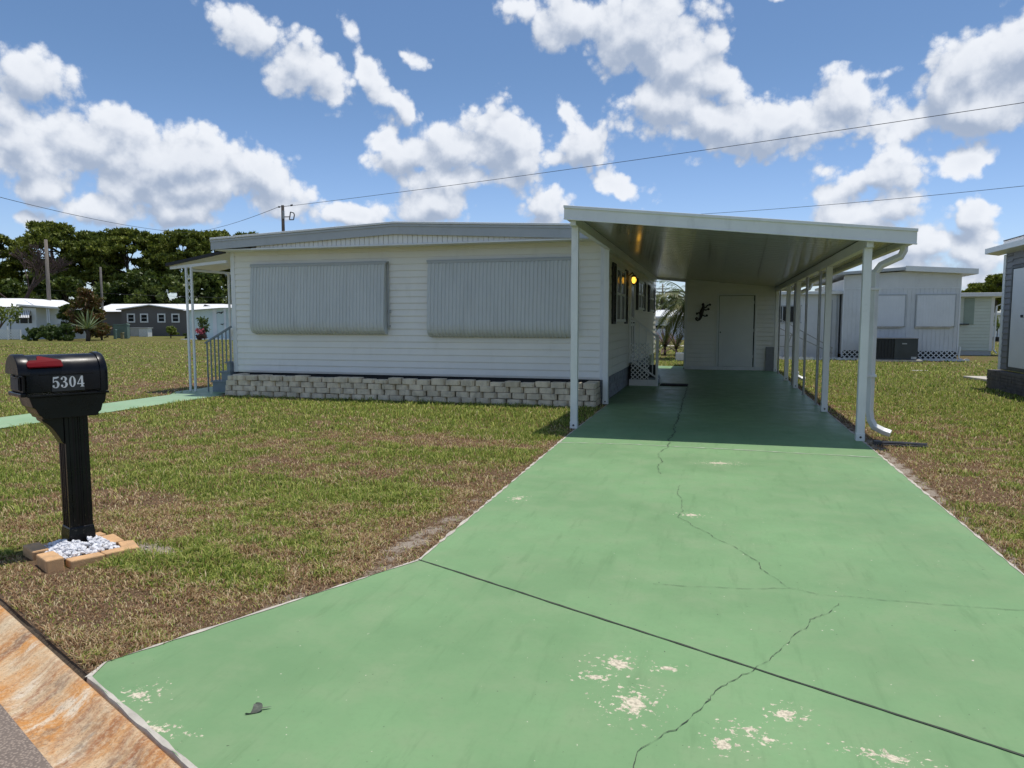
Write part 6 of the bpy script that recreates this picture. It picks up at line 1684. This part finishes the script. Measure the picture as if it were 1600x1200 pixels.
GA = cloud_group('cloud_density', CL, True)
GB = cloud_group('cloud_density_above', [b for b in CL if b[2] * b[3] > 2700 and b[5] > .7], False)
tc = N(nt, 'ShaderNodeTexCoord'); gen = tc.outputs['Generated']
nrm = N(nt, 'ShaderNodeVectorMath', operation='NORMALIZE'); L(nt, gen, nrm.inputs[0])
def sample(up, group):
    if up:
        ad = N(nt, 'ShaderNodeVectorMath', operation='ADD'); L(nt, nrm.outputs[0], ad.inputs[0]); ad.inputs[1].default_value = up
        nn = N(nt, 'ShaderNodeVectorMath', operation='NORMALIZE'); L(nt, ad.outputs[0], nn.inputs[0]); d = nn.outputs[0]
    else: d = nrm.outputs[0]
    s = N(nt, 'ShaderNodeSeparateXYZ'); L(nt, d, s.inputs[0])
    az = math_n(nt, 'ARCTAN2', s.outputs[0], s.outputs[1]); el = math_n(nt, 'ARCSINE', s.outputs[2])
    cb = N(nt, 'ShaderNodeCombineXYZ'); L(nt, az, cb.inputs[0]); L(nt, el, cb.inputs[1])
    g = nt.nodes.new('ShaderNodeGroup'); g.node_tree = group; L(nt, cb.outputs[0], g.inputs['Angles']); L(nt, d, g.inputs['Dir']); return g.outputs['Density'], el
d0, el0 = sample(None, GA); d1, _ = sample((0.006, 0.0, 0.019), GB)
alpha = maprange(nt, d0, A0, A1)
# how much cloud lies above a point decides how much sun gets down to it
shade = math_n(nt, 'ADD', math_n(nt, 'MULTIPLY', maprange(nt, math_n(nt, 'SUBTRACT', d1, d0), -.75, .78), .98), maprange(nt, d0, .9, 2.1, 0, .16))
CW = 1.0 / SKY_K
ccol = mixc(nt, shade, tuple(CW * x for x in (.69, .715, .76)), tuple(CW * x for x in (.30, .36, .47)))
# clouds far off pale into the air near the horizon
tint = N(nt, 'ShaderNodeHueSaturation'); tint.inputs['Saturation'].default_value = 1.0; tint.inputs['Value'].default_value = 1.0; L(nt, sky.outputs[0], tint.inputs['Color'])
skyc = mixc(nt, 1.0, tint.outputs[0], mixc(nt, maprange(nt, el0, R(1), R(20)), (1.05, 1.14, 1.42), (.74, .87, 1.0)), 'MULTIPLY')
col = mixc(nt, math_n(nt, 'MULTIPLY', alpha, .98), skyc, ccol)
L(nt, col, bg.inputs['Color'])
world.cycles.sampling_method = 'NONE'

sl = bpy.data.lights.new('sun', 'SUN'); sl.energy = 3.1; sl.angle = R(.53); sl.color = (1.0, .955, .88)
so = bpy.data.objects.new('sun', sl); COL.objects.link(so); so.rotation_euler = SUN.to_track_quat('Z', 'Y').to_euler(); so.location = (4, 6, 40)

# ------------------------------------------------------------------ camera and render
cam = bpy.data.cameras.new('camera'); cam.sensor_width = 36; cam.sensor_fit = 'HORIZONTAL'; cam.lens = CAM_F / 1600 * 36; cam.clip_end = 4000; cam.clip_start = .05
co = bpy.data.objects.new('camera', cam); COL.objects.link(co); co.location = (0, 0, CAM_H); co.rotation_euler = (math.pi / 2 - PITCH, 0, YAW)
SC.camera = co
SC.render.resolution_x, SC.render.resolution_y = 1024, 768
SC.view_settings.view_transform = 'Standard'; SC.view_settings.look = 'None'; SC.view_settings.gamma = 1; SC.view_settings.exposure = 0.35
SC.cycles.use_denoising = True; SC.cycles.max_bounces = 7; SC.cycles.diffuse_bounces = 4; SC.cycles.transparent_max_bounces = 4; SC.cycles.sample_clamp_indirect = 6
